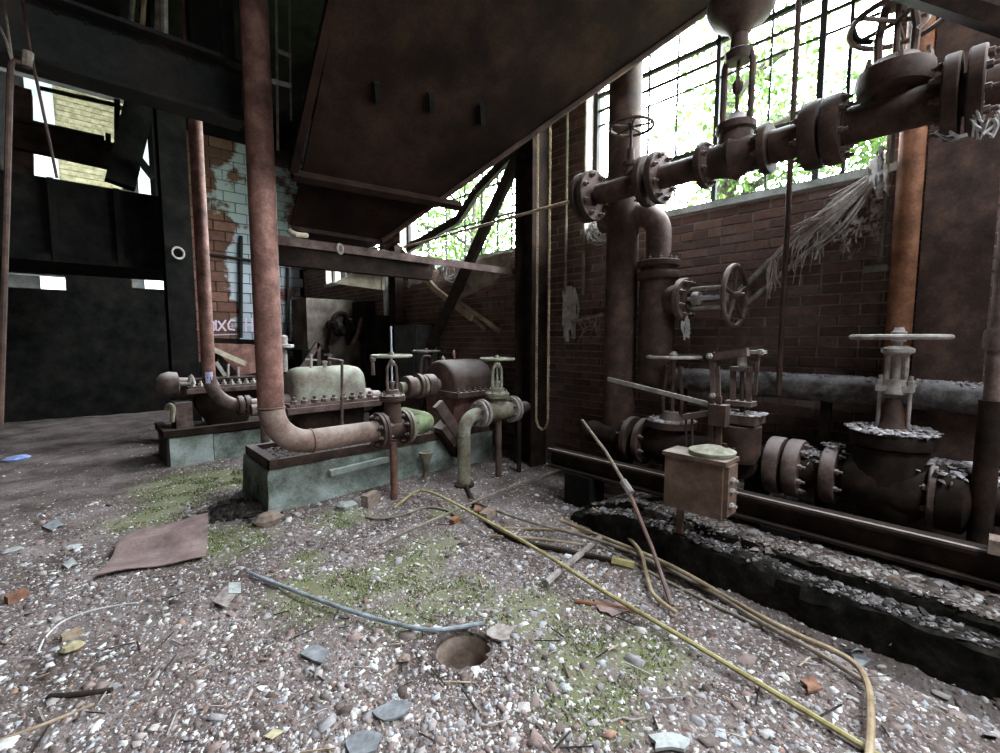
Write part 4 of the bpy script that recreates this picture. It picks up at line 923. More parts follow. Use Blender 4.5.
# second valve on the right
y3 = uy(889); zc_ = lambda y: P(889,y,X=UX)[2]; t = thing('chain_valve','chain operated valve on the upper pipe in front of the orange pipe','valve',(UX,y3,UZ+UR-.02))
MB().lathe((UX,y3,UZ+UR-.03),ZA,[(0,.09),(.04,.085),(.05,.15),(.11,.165),(.15,.16),(.17,.12),(.20,.10)],20).build('bonnet','rust_brown',t)
mm = MB()
for i in range(6):
    a_ = i*math.pi/3+.3; mm.hexbolt((UX+.135*math.cos(a_),y3+.135*math.sin(a_),UZ+UR+.12),ZA,.02,.03,.9)
sub(mm.build('bolts','rust_dusty',t),'stuff')
yk = MB()
for s in (-1,1): yk.tube([V(UX,y3+s*.07,UZ+.24),V(UX,y3+s*.075,UZ+.4),V(UX,y3+s*.05,UZ+.56)],.02,8)
yk.lathe((UX,y3,UZ+.54),ZA,[(0,.07),(.03,.07),(.05,.04)],12); yk.build('yoke','rust_brown',t)
MB().cyl((UX,y3,UZ+.15),(UX,y3,UZ+.75),.014,8).build('stem','rust_brown',t)
o = MB().torus((UX,y3,zc_(25)),unit(V(.1,.0,1)),.20,.014,36,8).build('chain_wheel','rust_brown',t)
for i in range(5):
    a_ = i*2*math.pi/5; MB().cyl((UX,y3,zc_(25)),(UX+.2*math.cos(a_),y3+.2*math.sin(a_),zc_(25)),.011,6).build('spoke','rust_brown',o)
MB().tube(smoothpath([P(856,18,X=UX),P(853,28,X=UX),P(858,40,X=UX),P(872,42,X=UX)],5),.014,8).build('chain_guide','soot_black',t)
MB().tube(smoothpath([P(930,5,X=UX-.1),P(928,18,X=UX-.1),P(918,28,X=UX-.1)],5),.01,8).build('chain_guide','wheel_grey',t)
# dusty rope hanging under the right flange pair
m = MB()
for k in range(12):
    a = P(985+random.uniform(-16,14),105+random.uniform(-4,18),X=UX-.12); m.tube(smoothpath([a,a+V(random.uniform(-.02,.02),random.uniform(-.03,.03),-.03),a+V(random.uniform(-.03,.03),random.uniform(-.04,.04),-.075)],3),random.uniform(.004,.009),5)
for k in range(5):
    a = P(938+random.uniform(-4,14),126+random.uniform(0,10),X=UX-.14); m.tube(smoothpath([a,a+V(0,-.03,-.03),a+V(0,-.06,-.03)],3),.005,5)
one('lint_tuft',m,'rag_white','pale shredded lint clinging under the right flange pair','lint')
# dusty overhead duct at the top right corner
t = thing('overhead_duct','dust coated sloping beam at the top right corner','beam',P(950,10,X=3.0)); MB().bar(P(860,-24,X=2.9),P(1040,36,X=2.9),.10,.06).build('beam','rust_dark',t)
b_ = P(700,-60,X=2.9)

# ================================================================== WALL VALVE WITH UPRIGHT WHEEL
BX = 3.56; vy = lambda x,y: P(x,y,X=BX); c = vy(657,300); rr = R(17.5,c)
t = thing('angle_stop_valve','large upright stop valve with sideways handwheel on the brick wall','valve',(BX,c[1],vy(657,400)[2]))
zt_ = vy(655,262)[2]; zb_ = vy(655,392)[2]
MB().lathe((BX,c[1],zb_),ZA,[(0,rr*.35),(.05,rr*.6),(.16,rr*.95),(.3,rr),(vy(655,290)[2]-zb_,rr),(vy(655,281)[2]-zb_,rr*.95),(zt_-zb_-.03,rr*.95)],22).build('body','rust_brown',t)
flange(t,(BX,c[1],vy(655,276)[2]),ZA,rr*1.16,.06,0,'rust_brown'); flange(t,(BX,c[1],zt_-.02),ZA,rr*1.16,.05,10,'rust_brown','each',.018,1)
er = R(12,c); ez = vy(650,212)[2]
t2 = thing('wall_elbow','short pipe elbow on top of the upright stop valve','pipe',(BX,c[1],zt_)); MB().tube([V(BX,c[1],zt_)]+elbow(V(BX,c[1],ez),ZA,YA,.2,12)+[V(BX,c[1]+.55,ez)],er,18).build('elbow','rust_dusty',t2)
bz_ = vy(690,299)[2]; yb0 = c[1]-rr*.7
MB().lathe((BX,yb0,bz_),-YA,[(0,rr*.8),(.1,rr*.85),(.16,rr*.8)],20).build('bonnet','rust_brown',t)
yb1 = vy(684,299)[1]; flange(t,(BX,yb1,bz_),YA,R(20,c),.05,8,'rust_dusty','each',.02,-1)
yw_ = vy(735,298)[1]; d_ = .045
yk = MB()
for s in (-1,1): yk.tube([V(BX,yb1-.02,bz_+s*.05),V(BX,yb1-.06,bz_+s*.075),V(BX,yw_+.09,bz_+s*.075),V(BX,yw_+.05,bz_+s*.03)],.016,8)
yk.lathe((BX,yw_+.08,bz_),-YA,[(0,.05),(.03,.055),(.05,.03)],12); yk.lathe((BX,yb1-.08,bz_),-YA,[(0,.06),(.05,.05)],12); yk.build('yoke','wheel_grey',t)
MB().cyl((BX,yb1,bz_),(BX,yw_-.06,bz_),.016,8).build('stem','steel_bright',t)
handwheel(t,(BX,yw_,bz_),-YA,R(30,V(BX,yw_,bz_)),.019,5,'rust_dusty')
m = MB()
for k in range(10):
    a = vy(688+random.uniform(-4,4),318+random.uniform(-4,8))+V(-.05,0,0); m.tube(smoothpath([a,a+V(0,random.uniform(-.02,.02),-.06),a+V(0,random.uniform(-.03,.03),-random.uniform(.08,.16))],3),random.uniform(.004,.009),5)
one('lint_tuft',m,'rag_white','pale shredded lint hanging below the sideways valve bonnet','lint')

# ================================================================== LOWER PIPE RUN
LX = 3.42; LZ = P(795,468,X=LX)[2]; ly = lambda x: P(x,468,X=LX)[1]
lp = thing('lower_steam_pipe','heavy flanged pipe run lying along the foot of the brick wall','pipe',(LX,ly(800),LZ-.2))
LR = .11
MB().cyl((LX,ly(628),LZ),(LX,-.75,LZ),LR,20).build('pipe','rust_dark',lp)
def lfl(px,r,th,nb,side=-1,mat='rust_dusty'): return flange(lp,(LX,ly(px),LZ),YA,r,th,nb,mat,'each',r*.10,side,'rust_dusty')
lfl(632,.19,.05,8,1,'rust_brown'); lfl(644,.19,.05,8,-1,'rust_brown')
lfl(777,.19,.085,0); lfl(796,.19,.085,10,-1); lfl(832,.175,.075,8,-1); lfl(938,.185,.055,8,1)
MB().cyl((LX,ly(616),LZ),(LX,ly(590),LZ),LR*.9,18).build('end_stub','rust_dark',lp)
for y in (ly(640)-.3, ly(800)+.25, ly(1000)-.3): MB().bbox((LX-.1,y-.05,-.05),(LX+.1,y+.05,LZ-LR*.7)).build('saddle','rust_dark',lp)
# big gate valve
gy = P(889,470,X=LX)[1]; g_ = lambda y: P(890,y,X=LX)[2]
t = thing('large_gate_valve','big crusted gate valve with a wide level handwheel','valve',(LX,gy,LZ-.24))
MB().lathe((LX,gy+.20,LZ),-YA,[(0,.13),(.06,.16),(.14,.185),(.26,.185),(.34,.16),(.40,.13)],22).lathe((LX,gy,LZ-.2),ZA,[(0,.12),(.06,.16),(.2,.185),(g_(447)-LZ+.2,.17)],22).build('body','rust_dark',t)
zb2 = g_(438)
o = MB().lathe((LX,gy,zb2-.04),ZA,[(0,.192),(.05,.20),(.075,.19)],12).build('bonnet_flange','rust_dark',t,angle=30)
k = 520; a_ = rng.uniform(0,6.28,k); r_ = .203*np.sqrt(rng.random(k)); chips('rust_flakes',np.stack([LX+r_*np.cos(a_),gy+r_*np.sin(a_),np.full(k,zb2+.045)+rng.uniform(0,.015,k)],1),rng.uniform(.012,.034,k),'flakes',t,.25,.5)
MB().lathe((LX,gy,zb2+.03),ZA,[(0,.08),(.03,.065),(.08,.045),(.2,.038)],14).build('bonnet_neck','rust_brown',t)
zg = g_(388); MB().box((LX,gy,zg),(.09,.165,.035)).lathe((LX,gy,zg-.03),ZA,[(0,.06),(.08,.05)],14).build('gland_plate','wheel_grey',t)
for s in (-1,1): MB().cyl((LX,gy+s*.066,zb2+.04),(LX,gy+s*.066,zg+.06),.010,8).hexbolt((LX,gy+s*.066,zg+.017),ZA,.022,.03,.9).build('gland_bolt','wheel_grey',t)
zc2 = g_(352); yk = MB()
for s in (-1,1): yk.tube([V(LX,gy+s*.042,zg),V(LX,gy+s*.038,zc2-.02),V(LX,gy+s*.025,zc2)],.014,8)
yk.lathe((LX,gy,zc2-.02),ZA,[(0,.05),(.02,.075),(.04,.075),(.055,.04)],16); yk.build('yoke','wheel_grey',t)
MB().cyl((LX,gy,zg),(LX,gy,g_(330)),.02,10).build('stem','wheel_grey',t)
handwheel(t,(LX,gy,g_(337)),ZA,R(37.5,V(LX,gy,1.4)),.015,6,'wheel_grey')
def crust(label,c,rx,ry,k,parent,size=(.01,.03)):
    x = c[0]+rng.normal(0,rx*.5,k); y = c[1]+rng.normal(0,ry*.5,k); chips('rust_flakes',np.stack([x,y,c[2]-.5*((x-c[0])**2/max(rx,1e-3)+0)*.6+rng.uniform(-.004,.01,k)],1),rng.uniform(*size,k),'flakes',parent,.3,.5)
crust('',(LX,ly(815),LZ+LR+.012),.07,.08,160,lp); crust('',(LX,ly(962),LZ+LR+.07),.12,.12,260,lp,(.015,.035)); crust('',(LX,ly(985),LZ+LR+.012),.07,.14,160,lp)
crust('',(LX,ly(835),LZ+.19),.05,.04,60,lp)
MB().lathe((LX,ly(956),LZ),YA,[(-.08,.14),(-.04,.19),(.06,.19),(.1,.14)],20).build('coupling','rust_dark',lp)
# valve with pale wheel beyond the box
vy2 = P(671,440,X=LX)[1]; w_ = lambda y: P(671,y,X=LX)[2]; wheel_c = w_(357)
t = thing('gate_valve','gate valve with a thin pale wheel beside the round column','valve',(LX,vy2,LZ-.18))
MB().lathe((LX,vy2+.17,LZ),-YA,[(0,.12),(.08,.15),(.17,.17),(.26,.15),(.34,.12)],20).lathe((LX,vy2,LZ),ZA,[(0,.16),(w_(425)-LZ,.15)],18).build('body','rust_dark',t)
MB().lathe((LX,vy2,w_(425)-.01),ZA,[(0,.19),(.05,.19),(.06,.1),(.12,.06)],20).build('bonnet','rust_brown',t); k=120; a_=rng.uniform(0,6.28,k); r_=.18*np.sqrt(rng.uniform(.25,1,k)); chips('rust_flakes',np.stack([LX+r_*np.cos(a_),vy2+r_*np.sin(a_),np.full(k,w_(425)+.05)],1),rng.uniform(.012,.03,k),'flakes',t)
for s in (-1,1): MB().tube([V(LX,vy2+s*.07,w_(420)),V(LX,vy2+s*.08,w_(400)),V(LX,vy2+s*.05,w_(366))],.016,8).build('yoke_arm','rust_brown',t)
MB().cyl((LX,vy2,w_(425)),(LX,vy2,w_(352)),.016,8).build('stem','rust_brown',t); handwheel(t,(LX,vy2,wheel_c),ZA,R(25,V(LX,vy2,wheel_c)),.012,4,'wheel_grey')
# insulated wall pipe
a = P(683,381,X=3.68); b = P(985,396,X=3.68); iz = (a[2]+b[2])/2; t = thing('insulated_pipe','fat insulated pipe coated in pale dust along the brick wall','pipe',(3.68,1.,iz-.1))
n = 40; pts = [V(3.68,a[1]+.15-(a[1]+.15+.9)*i/n,iz) for i in range(n+1)]; MB().tube(pts,.09,18,[.09+.004*math.sin(i*1.9)+random.uniform(-.003,.003) for i in range(n+1)]).build('lagging','insulation_top',t)
for y in (1.75,.75,-.2): MB().bbox((3.66,y-.03,-.05),(3.70,y+.03,iz-.08)).build('stand','rust_dark',t)
k = 420; y_ = rng.uniform(-.3,a[1]+.1,k); x_ = 3.66+rng.normal(0,.03,k); chips('dust_flakes',np.stack([x_,y_,iz+np.sqrt(np.maximum(.092**2-(x_-3.68)**2,0))],1),rng.uniform(.006,.018,k),'flakes',t,.3,.4)

# ================================================================== FLOAT BOX WITH LEVERS
QX = 2.60; qq = lambda x,y,X=QX: P(x,y,X=X)
bx0 = qq(664,490)[1]; bx1 = qq(722,490)[1]; bt = qq(693,458)[2]; bb = qq(693,513)[2]
fb = thing('float_box','square brown iron trap box on a short post with a round lid','box',(QX+.12,(bx0+bx1)/2,gz((QX+.1,bx0))))
MB().bbox((QX,bx1,bb),(QX+.17,bx0,bt)).build('case','box_brown',fb)
MB().bbox((QX-.012,bx1-.02,bt-.012),(QX+.185,bx0+.012,bt+.012)).build('cover_plate','box_brown',fb)
MB().bbox((QX+.02,bx1-.025,bb+.02),(QX+.15,bx1,bt-.02)).build('end_plate','box_brown',fb)
for z in (bb+.08,bt-.1,(bb+bt)/2): MB().hexbolt((QX+.06,bx1-.025,z),-YA,.018,.02,.8).build('bolt','wheel_grey',fb)
lc = qq(712,455,QX+.12); MB().lathe(lc-V(0,0,.02),ZA,[(0,.08),(.03,.125),(.05,.13),(.06,.10),(.075,.05)],22).build('lid','wheel_olive',fb)
MB().lathe(lc+V(.05,-.05,.02),ZA,[(0,.02),(.05,.015)],8).build('lid_stud','rust_dark',fb)
pp = qq(680,520,QX+.1); MB().bbox((QX+.085,pp[1]-.018,gz((QX+.1,pp[1]))-.03),(QX+.115,pp[1]+.018,bb+.01)).build('post','box_brown',fb)
# lever gear standing on the box
lv = thing('lever_gear','upright lever gear of rods and pinkish arms behind the trap box','lever',qq(716,452,QX+.2))
K = QX+.26; kk = lambda x,y: P(x,y,X=K)
for x in (711,719): MB().bar(kk(x,450),kk(x,396),.022,.03,YA).build('guide_bar','rust_brown',lv)
MB().bar(kk(714,398),kk(712,352),.024,.03,YA).build('link','rust_dusty',lv); MB().bar(kk(719,398),kk(718,366),.016,.02,YA).build('link','rust_dusty',lv)
MB().box(kk(719,415),(.07,.10,.13)).build('slide_block','rust_brown',lv)
MB().bar(kk(684,417),kk(717,412),.05,.035).build('arm','rust_dusty',lv)
for x in (686,692): MB().cyl(kk(x,454),kk(x,414),.008,8).build('pull_rod','rust_brown',lv)
MB().bar(kk(711,357),kk(748,352),.04,.045).build('cross_arm','rust_dusty',lv)
MB().hexbolt(kk(712,356)-V(.03,0,0),-XA,.02,.02,.8).build('pivot','wheel_grey',lv); MB().hexbolt(kk(715,395)-V(.03,0,0),-XA,.018,.02,.8).build('pivot','wheel_grey',lv)
# long pale lever
one('long_lever',MB().bar(P(608,379,X=2.95),P(712,405,X=2.86),.012,.03),'wheel_grey','long pale flat lever sloping left from the lever gear','lever')
# regulator behind it
RX = 3.2; r_ = lambda x,y: P(x,y,X=RX); rc = r_(742,410)
rg = thing('regulator_valve','regulator valve with a square open frame behind the lever gear','valve',(RX,rc[1],r_(742,455)[2]))
MB().lathe((RX,rc[1],r_(742,462)[2]),ZA,[(0,.09),(.06,.12),(r_(742,425)[2]-r_(742,462)[2],.12)],18).build('body','rust_brown',rg)
MB().box(r_(742,418),(.2,.22,.06)).build('body_flange','rust_dusty',rg); k=120; chips('rust_flakes',np.stack([RX+rng.uniform(-.09,.09,k),rc[1]+rng.uniform(-.14,.1,k),np.full(k,r_(742,414)[2]+.01)],1),rng.uniform(.012,.028,k),'flakes',rg)
MB().box(r_(741,403),(.11,.16,.03)).build('frame_base','rust_dusty',rg); MB().box(r_(741,369),(.07,.12,.03)).build('frame_top','rust_dusty',rg)
for x in (733,749): MB().bar(r_(x,403),r_(x,369),.02,.03,YA).build('frame_post','rust_dusty',rg)
MB().cyl(r_(742,415),r_(742,352),.014,8).build('spindle','rust_brown',rg)
MB().lathe(r_(742,366),ZA,[(0,.03),(.06,.028),(.08,.02)],10).build('spindle_nut','wheel_grey',rg)
MB().box(r_(752,352),(.10,.15,.022)).build('head_plate','wheel_grey',rg); MB().bar(r_(758,356),r_(755,395),.018,.02,YA).build('side_link','rust_dusty',rg); MB().hexbolt(r_(764,352)-V(.05,0,0),-XA,.022,.03,.5).build('pivot','wheel_grey',rg)
MB().prism([r_(727,437),r_(752,437),r_(745,452),r_(727,455)],V(.02,0,0)).build('drip_plate','rust_dusty',rg)
MB().cyl((RX,rc[1],LZ),(LX,rc[1],LZ),.09,16).build('inlet','rust_dark',rg)
for x in (729,734): MB().cyl(P(x,500,X=2.98),P(x,448,X=2.98),.008,8).build('pull_rod','rust_brown',rg)

# sleeper beam and stub
SX = 3.06; a = P(552,447,X=SX); b = P(990,553,X=SX); sz = (a[2]+b[2])/2
t = thing('sleeper_beam','long dark steel sleeper beam lying in front of the lower pipes','beam',(SX,1.2,sz-.15))
MB().ibeam((SX,a[1],sz-.075),(SX,-.9,sz-.075),.13,.15,.018,.02).build('beam','rust_dark',t)
MB().bbox((SX-.06,-.9,sz+.001),(SX-.035,a[1],sz+.012)).build('edge_strip','rust_dusty',t)
sp = G(584,511); spx = P(584,490,X=SX)[1]
MB().bbox((SX-.1,spx-.13,-.06),(SX+.1,spx+.13,sz-.15)).build('stub_post','soot_black',t)
MB().bbox((SX-.1,-.55,.1),(SX+.1,-.35,sz-.15)).build('stub_post','soot_black',t); MB().bbox((SX-.08,.7,.1),(SX+.1,.9,sz-.15)).build('stub_post','soot_black',t)
p = P(992,543,X=2.97); one('timber_offcut',MB().box((3.02,p[1]-.14,sz+.045),(.1,.3,.065)),'stone_brown','sawn timber block on the sleeper beam at the right edge','timber')

# kerbs of the stepped bank, their shade put into the colour
def kerb(n, x0, x1, z1, label, seed):
    r = np.random.default_rng(seed); m = MB(); rings = []
    for y in np.arange(2.15, -0.9, -0.06):
        t_ = min(1, max(.12, (2.3-y)/.6)); e = .035*float(lat(np.array(y), np.array(y*.3), 5, 9))+.07*(y-.3); j = lambda s=.009: r.normal(0, s)
        zz_ = z1*t_; rings.append([V(x0+e+j(),y,-.08),V(x0+e+j(),y,zz_*.6+j()),V(x0+e+.012+j(),y,zz_*.93+j()),V(x0+e+.04+j(),y,zz_+j(.006)),V(x1+e+j(),y,zz_+j(.006)),V(x1+e,y,-.08)])
    m.loft(rings); o = m.build('trim_%d' % n, 'shaded_riser', None, angle=25); tag(o, label, 'kerb', None, 'structure'); return o
kerb(1, 2.585, 2.75, .175, 'lower kerb edging the stepped bank, painted black as shade', 41)
kerb(2, 2.735, 2.80, .232, 'upper kerb in front of the sleeper beam, painted black as shade', 42)

def kerb_chips(tr, x0, x1, z1, k, size, mat):
    y = rng.uniform(-.8, 2.05, k); t_ = np.clip((2.3-y)/.6, .12, 1); x = rng.uniform(x0+.03, x1, k)+.035*lat(y, y*.3, 5, 9)+.07*(y-.3); s_ = np.clip(rng.lognormal(math.log(size), .45, k), .006, .05)
    chips('ledge_rubble', np.stack([x, y, z1*t_+s_*.06], 1), s_, mat, tr, .3, .35)
kerb_chips(bpy.data.objects['trim_1'], 2.585, 2.75, .175, 2600, .013, 'soot_chips')
kerb_chips(bpy.data.objects['trim_2'], 2.735, 2.84, .235, 1500, .014, 'bank_chips')

# ================================================================== CHAIN, RODS AND RAGS ON THE WINDOW WALL
def chain():
    X = 3.42; zb_ = P(541,429,X=X)[2]; ya = P(537,300,X=X)[1]; yb = P(549,300,X=X)[1]; ztop = 5.9
    t = thing('pull_chain','long hand chain hanging in a loop against the dark column','chain',(X,(ya+yb)/2,zb_)); rr_ = (ya-yb)/2; path = []
    z = ztop
    while z > zb_+rr_*1.6: path.append((V(X,ya,z),ZA)); z -= .034
    for a_ in np.linspace(0,math.pi,9): path.append((V(X,(ya+yb)/2+rr_*math.cos(a_),zb_+rr_*1.6-rr_*1.6*math.sin(a_)),unit(V(0,-math.sin(a_),-math.cos(a_)*1.6))))
    z = zb_+rr_*1.6
    while z < ztop: path.append((V(X,yb,z),ZA)); z += .034
    for side, sel in (('chain_strand', lambda p: p[1] > (ya+yb)/2), ('chain_strand', lambda p: p[1] <= (ya+yb)/2)):
        m = MB(); i = 0
        for (p, d) in path:
            if not sel(p): continue
            i += 1; u, v = MB.frame(d); nrm = u if i % 2 else v; w2 = np.cross(d, nrm); pts = [p+d*.021*math.cos(q)+w2*.011*math.sin(q) for q in np.linspace(0,2*math.pi,9)]
            m.tube(pts, .0055, 4)
        sub(m.build(side,'galvanised' if p[1] > (ya+yb)/2 else 'brass_tan',t),'stuff')
chain()
a = P(578,199,X=3.3); b = P(404,249,X=3.3); b[2] = a[2]
one('brass_rod',MB().cyl(a,b,.014,10),'brass_tan','thin tan rod running level from the round flange past the chain','rod')
# crossed timbers in front of the broken window
def timber(label, pts, X, w_, h_, mat='timber_dark', name='timber_brace'):
    q_ = [P(x,y,X=X) for x,y in pts]; m = MB()
    for u, v in zip(q_[:-1], q_[1:]): m.bar(u, v, w_, h_, XA)
    return one(name, m, mat, label, 'timber')
timber('dark timber brace falling left below the hopper edge',[(408,249),(458,220),(477,191),(514,152)],3.83,.11,.06)
timber('dark straight timber leaning down left from the column top',[(520,152),(452,300),(428,352)],3.62,.14,.06)
timber('lighter timber slanting down right under the steel angle',[(398,246),(436,290),(472,318)],3.8,.08,.05,'timber_tan')
timber('upper of two tan planks fallen against the dark wall',[(456,300),(500,331)],3.83,.05,.03,'timber_tan','loose_plank')
timber('lower of two tan planks fallen against the dark wall',[(452,298),(486,330)],3.86,.05,.02,'timber_tan','loose_plank')
p = P(395,250,X=3.7); one('dark_post',MB().bbox((3.64,p[1]-.09,-.02),(3.78,p[1]+.09,P(395,247,X=3.7)[2])),'rust_dark','dark square post under the end of the steel angle','post')
p = P(386,300,X=3.82); one('daylight_strip',MB().bbox((3.80,p[1]-.05,-.02),(3.84,p[1]+.05,P(386,262,X=3.82)[2])),'steel_bright','narrow pale strip standing in for daylight left of the dark square post','strip')  # solid pale bar takes the place of a bright slit of daylight
def rag(name,label,quad,X,mat,seed,depth=.08,hole=.0,n=12,parent=None,cat='rag'):
    """crumpled sheet spanned between four pixels on plane X"""
    r = np.random.default_rng(seed); A,B,C_,D_ = [P(x,y,X=X) for x,y in quad]; vs = []; ph = r.uniform(0,6,6)
    for i in range(n+1):
        for j in range(n+1):
            u, v = i/n, j/n; p = (A*(1-u)+B*u)*(1-v)+(D_*(1-u)+C_*u)*v
            d = math.sin(u*7+ph[0])*math.cos(v*5+ph[1])+.6*math.sin(u*15+v*9+ph[2])+.4*math.sin(v*17-u*6+ph[3])
            e = .04*math.sin(u*9+ph[4]) if v > .9 else 0
            vs.append(p-V(depth*(.5+.35*d),r.normal(0,.008),r.normal(0,.01)+e))
    fs = [(i*(n+1)+j,(i+1)*(n+1)+j,(i+1)*(n+1)+j+1,i*(n+1)+j+1) for i in range(n) for j in range(n) if r.random() >= hole]
    m = MB().add(vs,fs); off = [np.array(p)-V(.006,0,0) for p in vs]; m.add(off,[tuple(reversed(f)) for f in fs])
    return one(name,m,mat,label,cat,angle=80)
rag('plastic_rag','crumpled white plastic sheet left of the timber crossing',[(409,287),(424,256),(440,262),(432,280)],3.78,'rag_white',3)
rag('tan_tarp','tan tarpaulin scrap hung below the broken window sill',[(462,300),(470,262),(516,252),(508,276)],3.8,'cloth_tan',4)
m = MB()
for k in range(7):
    c0 = P(451+random.uniform(-3,3),272+random.uniform(-3,3),X=3.76); rr_ = random.uniform(.10,.2); m.tube(smoothpath([c0+V(random.uniform(-.03,.03),rr_*1.2*math.cos(a_),rr_*.8*math.sin(a_)) for a_ in np.linspace(0,random.uniform(4,6),8)],3),.014,6)
one('cable_coil',m,'rag_white','coil of pale cable hanging at the timber crossing','cable')
m = MB()
for k in range(18):
    a = P(566+random.uniform(-3,12),288+random.uniform(-2,4),X=3.86); L = random.uniform(.15,.6); m.tube(smoothpath([a,a+V(random.uniform(-.03,.03),random.uniform(-.03,.05),-L*.5),a+V(random.uniform(-.04,.04),random.uniform(-.05,.05),-L)],4),random.uniform(.009,.022),6)
one('hanging_lint',m,'rag_white','shredded pale lagging strands hanging left of the round column','lint')
m = MB()
for k in range(10):
    a = P(586+random.uniform(-4,14),318+random.uniform(-4,6),X=3.76); m.tube(smoothpath([a,a+V(0,random.uniform(-.05,.05),-.06),a+V(0,random.uniform(-.06,.06),-random.uniform(.1,.25))],3),random.uniform(.006,.012),5)
m.tube([P(572,322,X=3.78),P(603,314,X=3.78)],.02,8); one('hanging_lint',m,'web_grey','grey lagging scraps on a short pipe behind the round column','lint')
t = thing('wire_netting','bundle of wire netting on the sill behind the round flange','netting',P(598,240,X=3.82)); m = MB()
for k in range(16):
    c0 = P(597+random.uniform(-4,4),232+random.uniform(-3,3),X=3.82); rr_ = random.uniform(.05,.12); m.torus(c0,unit(V(random.uniform(.3,1),random.uniform(-.5,.5),random.uniform(-.5,.5))),rr_,.004,16,4)
sub(m.build('wires','wheel_grey',t),'stuff')
# cobwebbed braces right of the upright wheel
t = thing('webbed_brace','pair of sloping poles hung with dusty cobwebs on the brick wall','brace',P(800,250,X=3.8))
MB().tube([P(738,292,X=3.8),P(800,232,X=3.8),P(846,193,X=3.8),P(880,170,X=3.8)],.022,8).build('pole','web_grey',t)
MB().tube([P(744,306,X=3.78),P(800,258,X=3.78),P(842,224,X=3.78)],.018,8).build('pole','web_grey',t)
m = MB()
for k in range(70):
    u = random.random(); a = P(775+u*108,255-u*90+random.uniform(-6,6),X=3.76); L = random.uniform(.05,.42)*(1-.3*u); dy = random.uniform(.0,.28)*u
    m.tube(smoothpath([a,a+V(random.uniform(-.03,.03),dy*.5+random.uniform(-.03,.03),-L*.45),a+V(random.uniform(-.03,.03),dy+random.uniform(-.03,.03),-L)],3),random.uniform(.0015,.005),4)
for k in range(16):
    u = random.random(); a = P(888-u*8,163+u*8,X=3.74); b = P(805+random.uniform(-15,25),238+random.uniform(-14,14),X=3.76); m.tube(smoothpath([a,(a+b)/2+V(-.03,random.uniform(-.05,.05),-random.uniform(.0,.1)),b],5),random.uniform(.004,.013),5)
sub(m.build('cobweb_strands','web_grey',t),'stuff')
rag('web_veil','ragged grey web veil hanging below the sloping poles',[(836,208),(884,172),(882,236),(838,262)],3.8,'web_grey',9,.05,.55,22,None,'cobweb')
o = rag('x','x',[(868,172),(884,146),(891,192),(878,196)],3.72,'rag_white',6,.05); o.name='torn_cloth'; tag(o,'torn pale cloth hanging at the right corner of the window sill','rag')
m = MB()
for k in range(8):
    a = P(772+random.uniform(-4,4),262+random.uniform(-3,3),X=3.76); m.tube(smoothpath([a,a+V(0,random.uniform(-.03,.03),-.1),a+V(0,random.uniform(-.06,.04),-random.uniform(.16,.3))],4),random.uniform(.005,.01),5)
one('hanging_lint',m,'web_grey','grey lint strands hanging from the sloping poles by the upright wheel','lint')

# ================================================================== TOP LEFT STEELWORK
GY = 4.15; a = P(244,98,Y=GY); gh = P(243,69,Y=GY)[2]-P(243,127,Y=GY)[2]; gzc = (P(243,69,Y=GY)[2]+P(243,127,Y=GY)[2])/2
xl = P(-120,60,Y=GY)[0]
t = thing('plate_girder','deep riveted plate girder crossing the top left','girder',(0,GY,gzc-gh/2)); MB().ibeam((-3.4,GY,gzc),(a[0]-.02,GY,gzc),.22,gh,.03,.02).build('girder','steel_dark',t)
m = MB()
for x in np.arange(-3.2,a[0],.14):
    for s in (-1,1): m.ball((x,GY-.012,gzc+s*(gh/2-.07)),.014,6)
sub(m.build('rivets','steel_dark',t),'stuff')
MB().bbox((-3.4,GY-.05,gzc+gh/2),(-3.3,GY+.05,5.99)).build('hanger','steel_dark',t); MB().bbox((a[0]-.14,GY-.05,gzc+gh/2),(a[0]-.06,GY+.05,5.99)).build('hanger','steel_dark',t)
# second girder above, dark
GY2 = 3.1; z2 = P(60,10,Y=GY2)[2]
one('roof_girder',MB().ibeam((-3.6,GY2,z2+.34),(P(122,20,Y=GY2)[0],GY2,z2+.34),.25,.42,.03,.02).bbox((-1.6,GY2-.04,z2+.3),(-1.5,GY2+.04,5.99)),'soot_black','black roof girder above the plate girder','girder')
t = thing('coal_bunker','black bunker hanging at the far left','bunker',P(90,268,Y=7.6)); a = P(-60,260,Y=7.6); a[2] = P(150,268,Y=7.6)[2]; b = P(181,180,Y=7.6); b[2] = P(50,178,Y=7.6)[2]
MB().bbox((a[0],7.6,a[2]),(b[0],9.2,b[2])).build('shell','soot_black',t); MB().bbox((a[0],7.56,a[2]-.02),(b[0]+.04,7.64,a[2]+.06)).build('bottom_angle','soot_black',t)
for x in np.linspace(a[0]+.3,b[0]-.1,4): MB().bbox((x-.03,7.55,a[2]),(x+.03,7.6,b[2])).build('rib','soot_black',t)
for x in (a[0]+.4,b[0]-.2): MB().cyl((x,8.4,b[2]),(x,8.4,5.99),.05,8).build('hanger','soot_black',t)
p = P(180,300,Y=7.4); t = thing('dark_column','dark column left of the far bent pipe','column',(p[0],7.4,0)); MB().ibeam((p[0],7.4,-.05),(p[0],7.4,5.98),.3,.3,.03,.03,YA).build('shaft','soot_black',t)
MB().torus(P(178,253,Y=7.2),unit(V(.3,-1,0)),.07,.014,20,8).build('ring','wheel_grey',t)
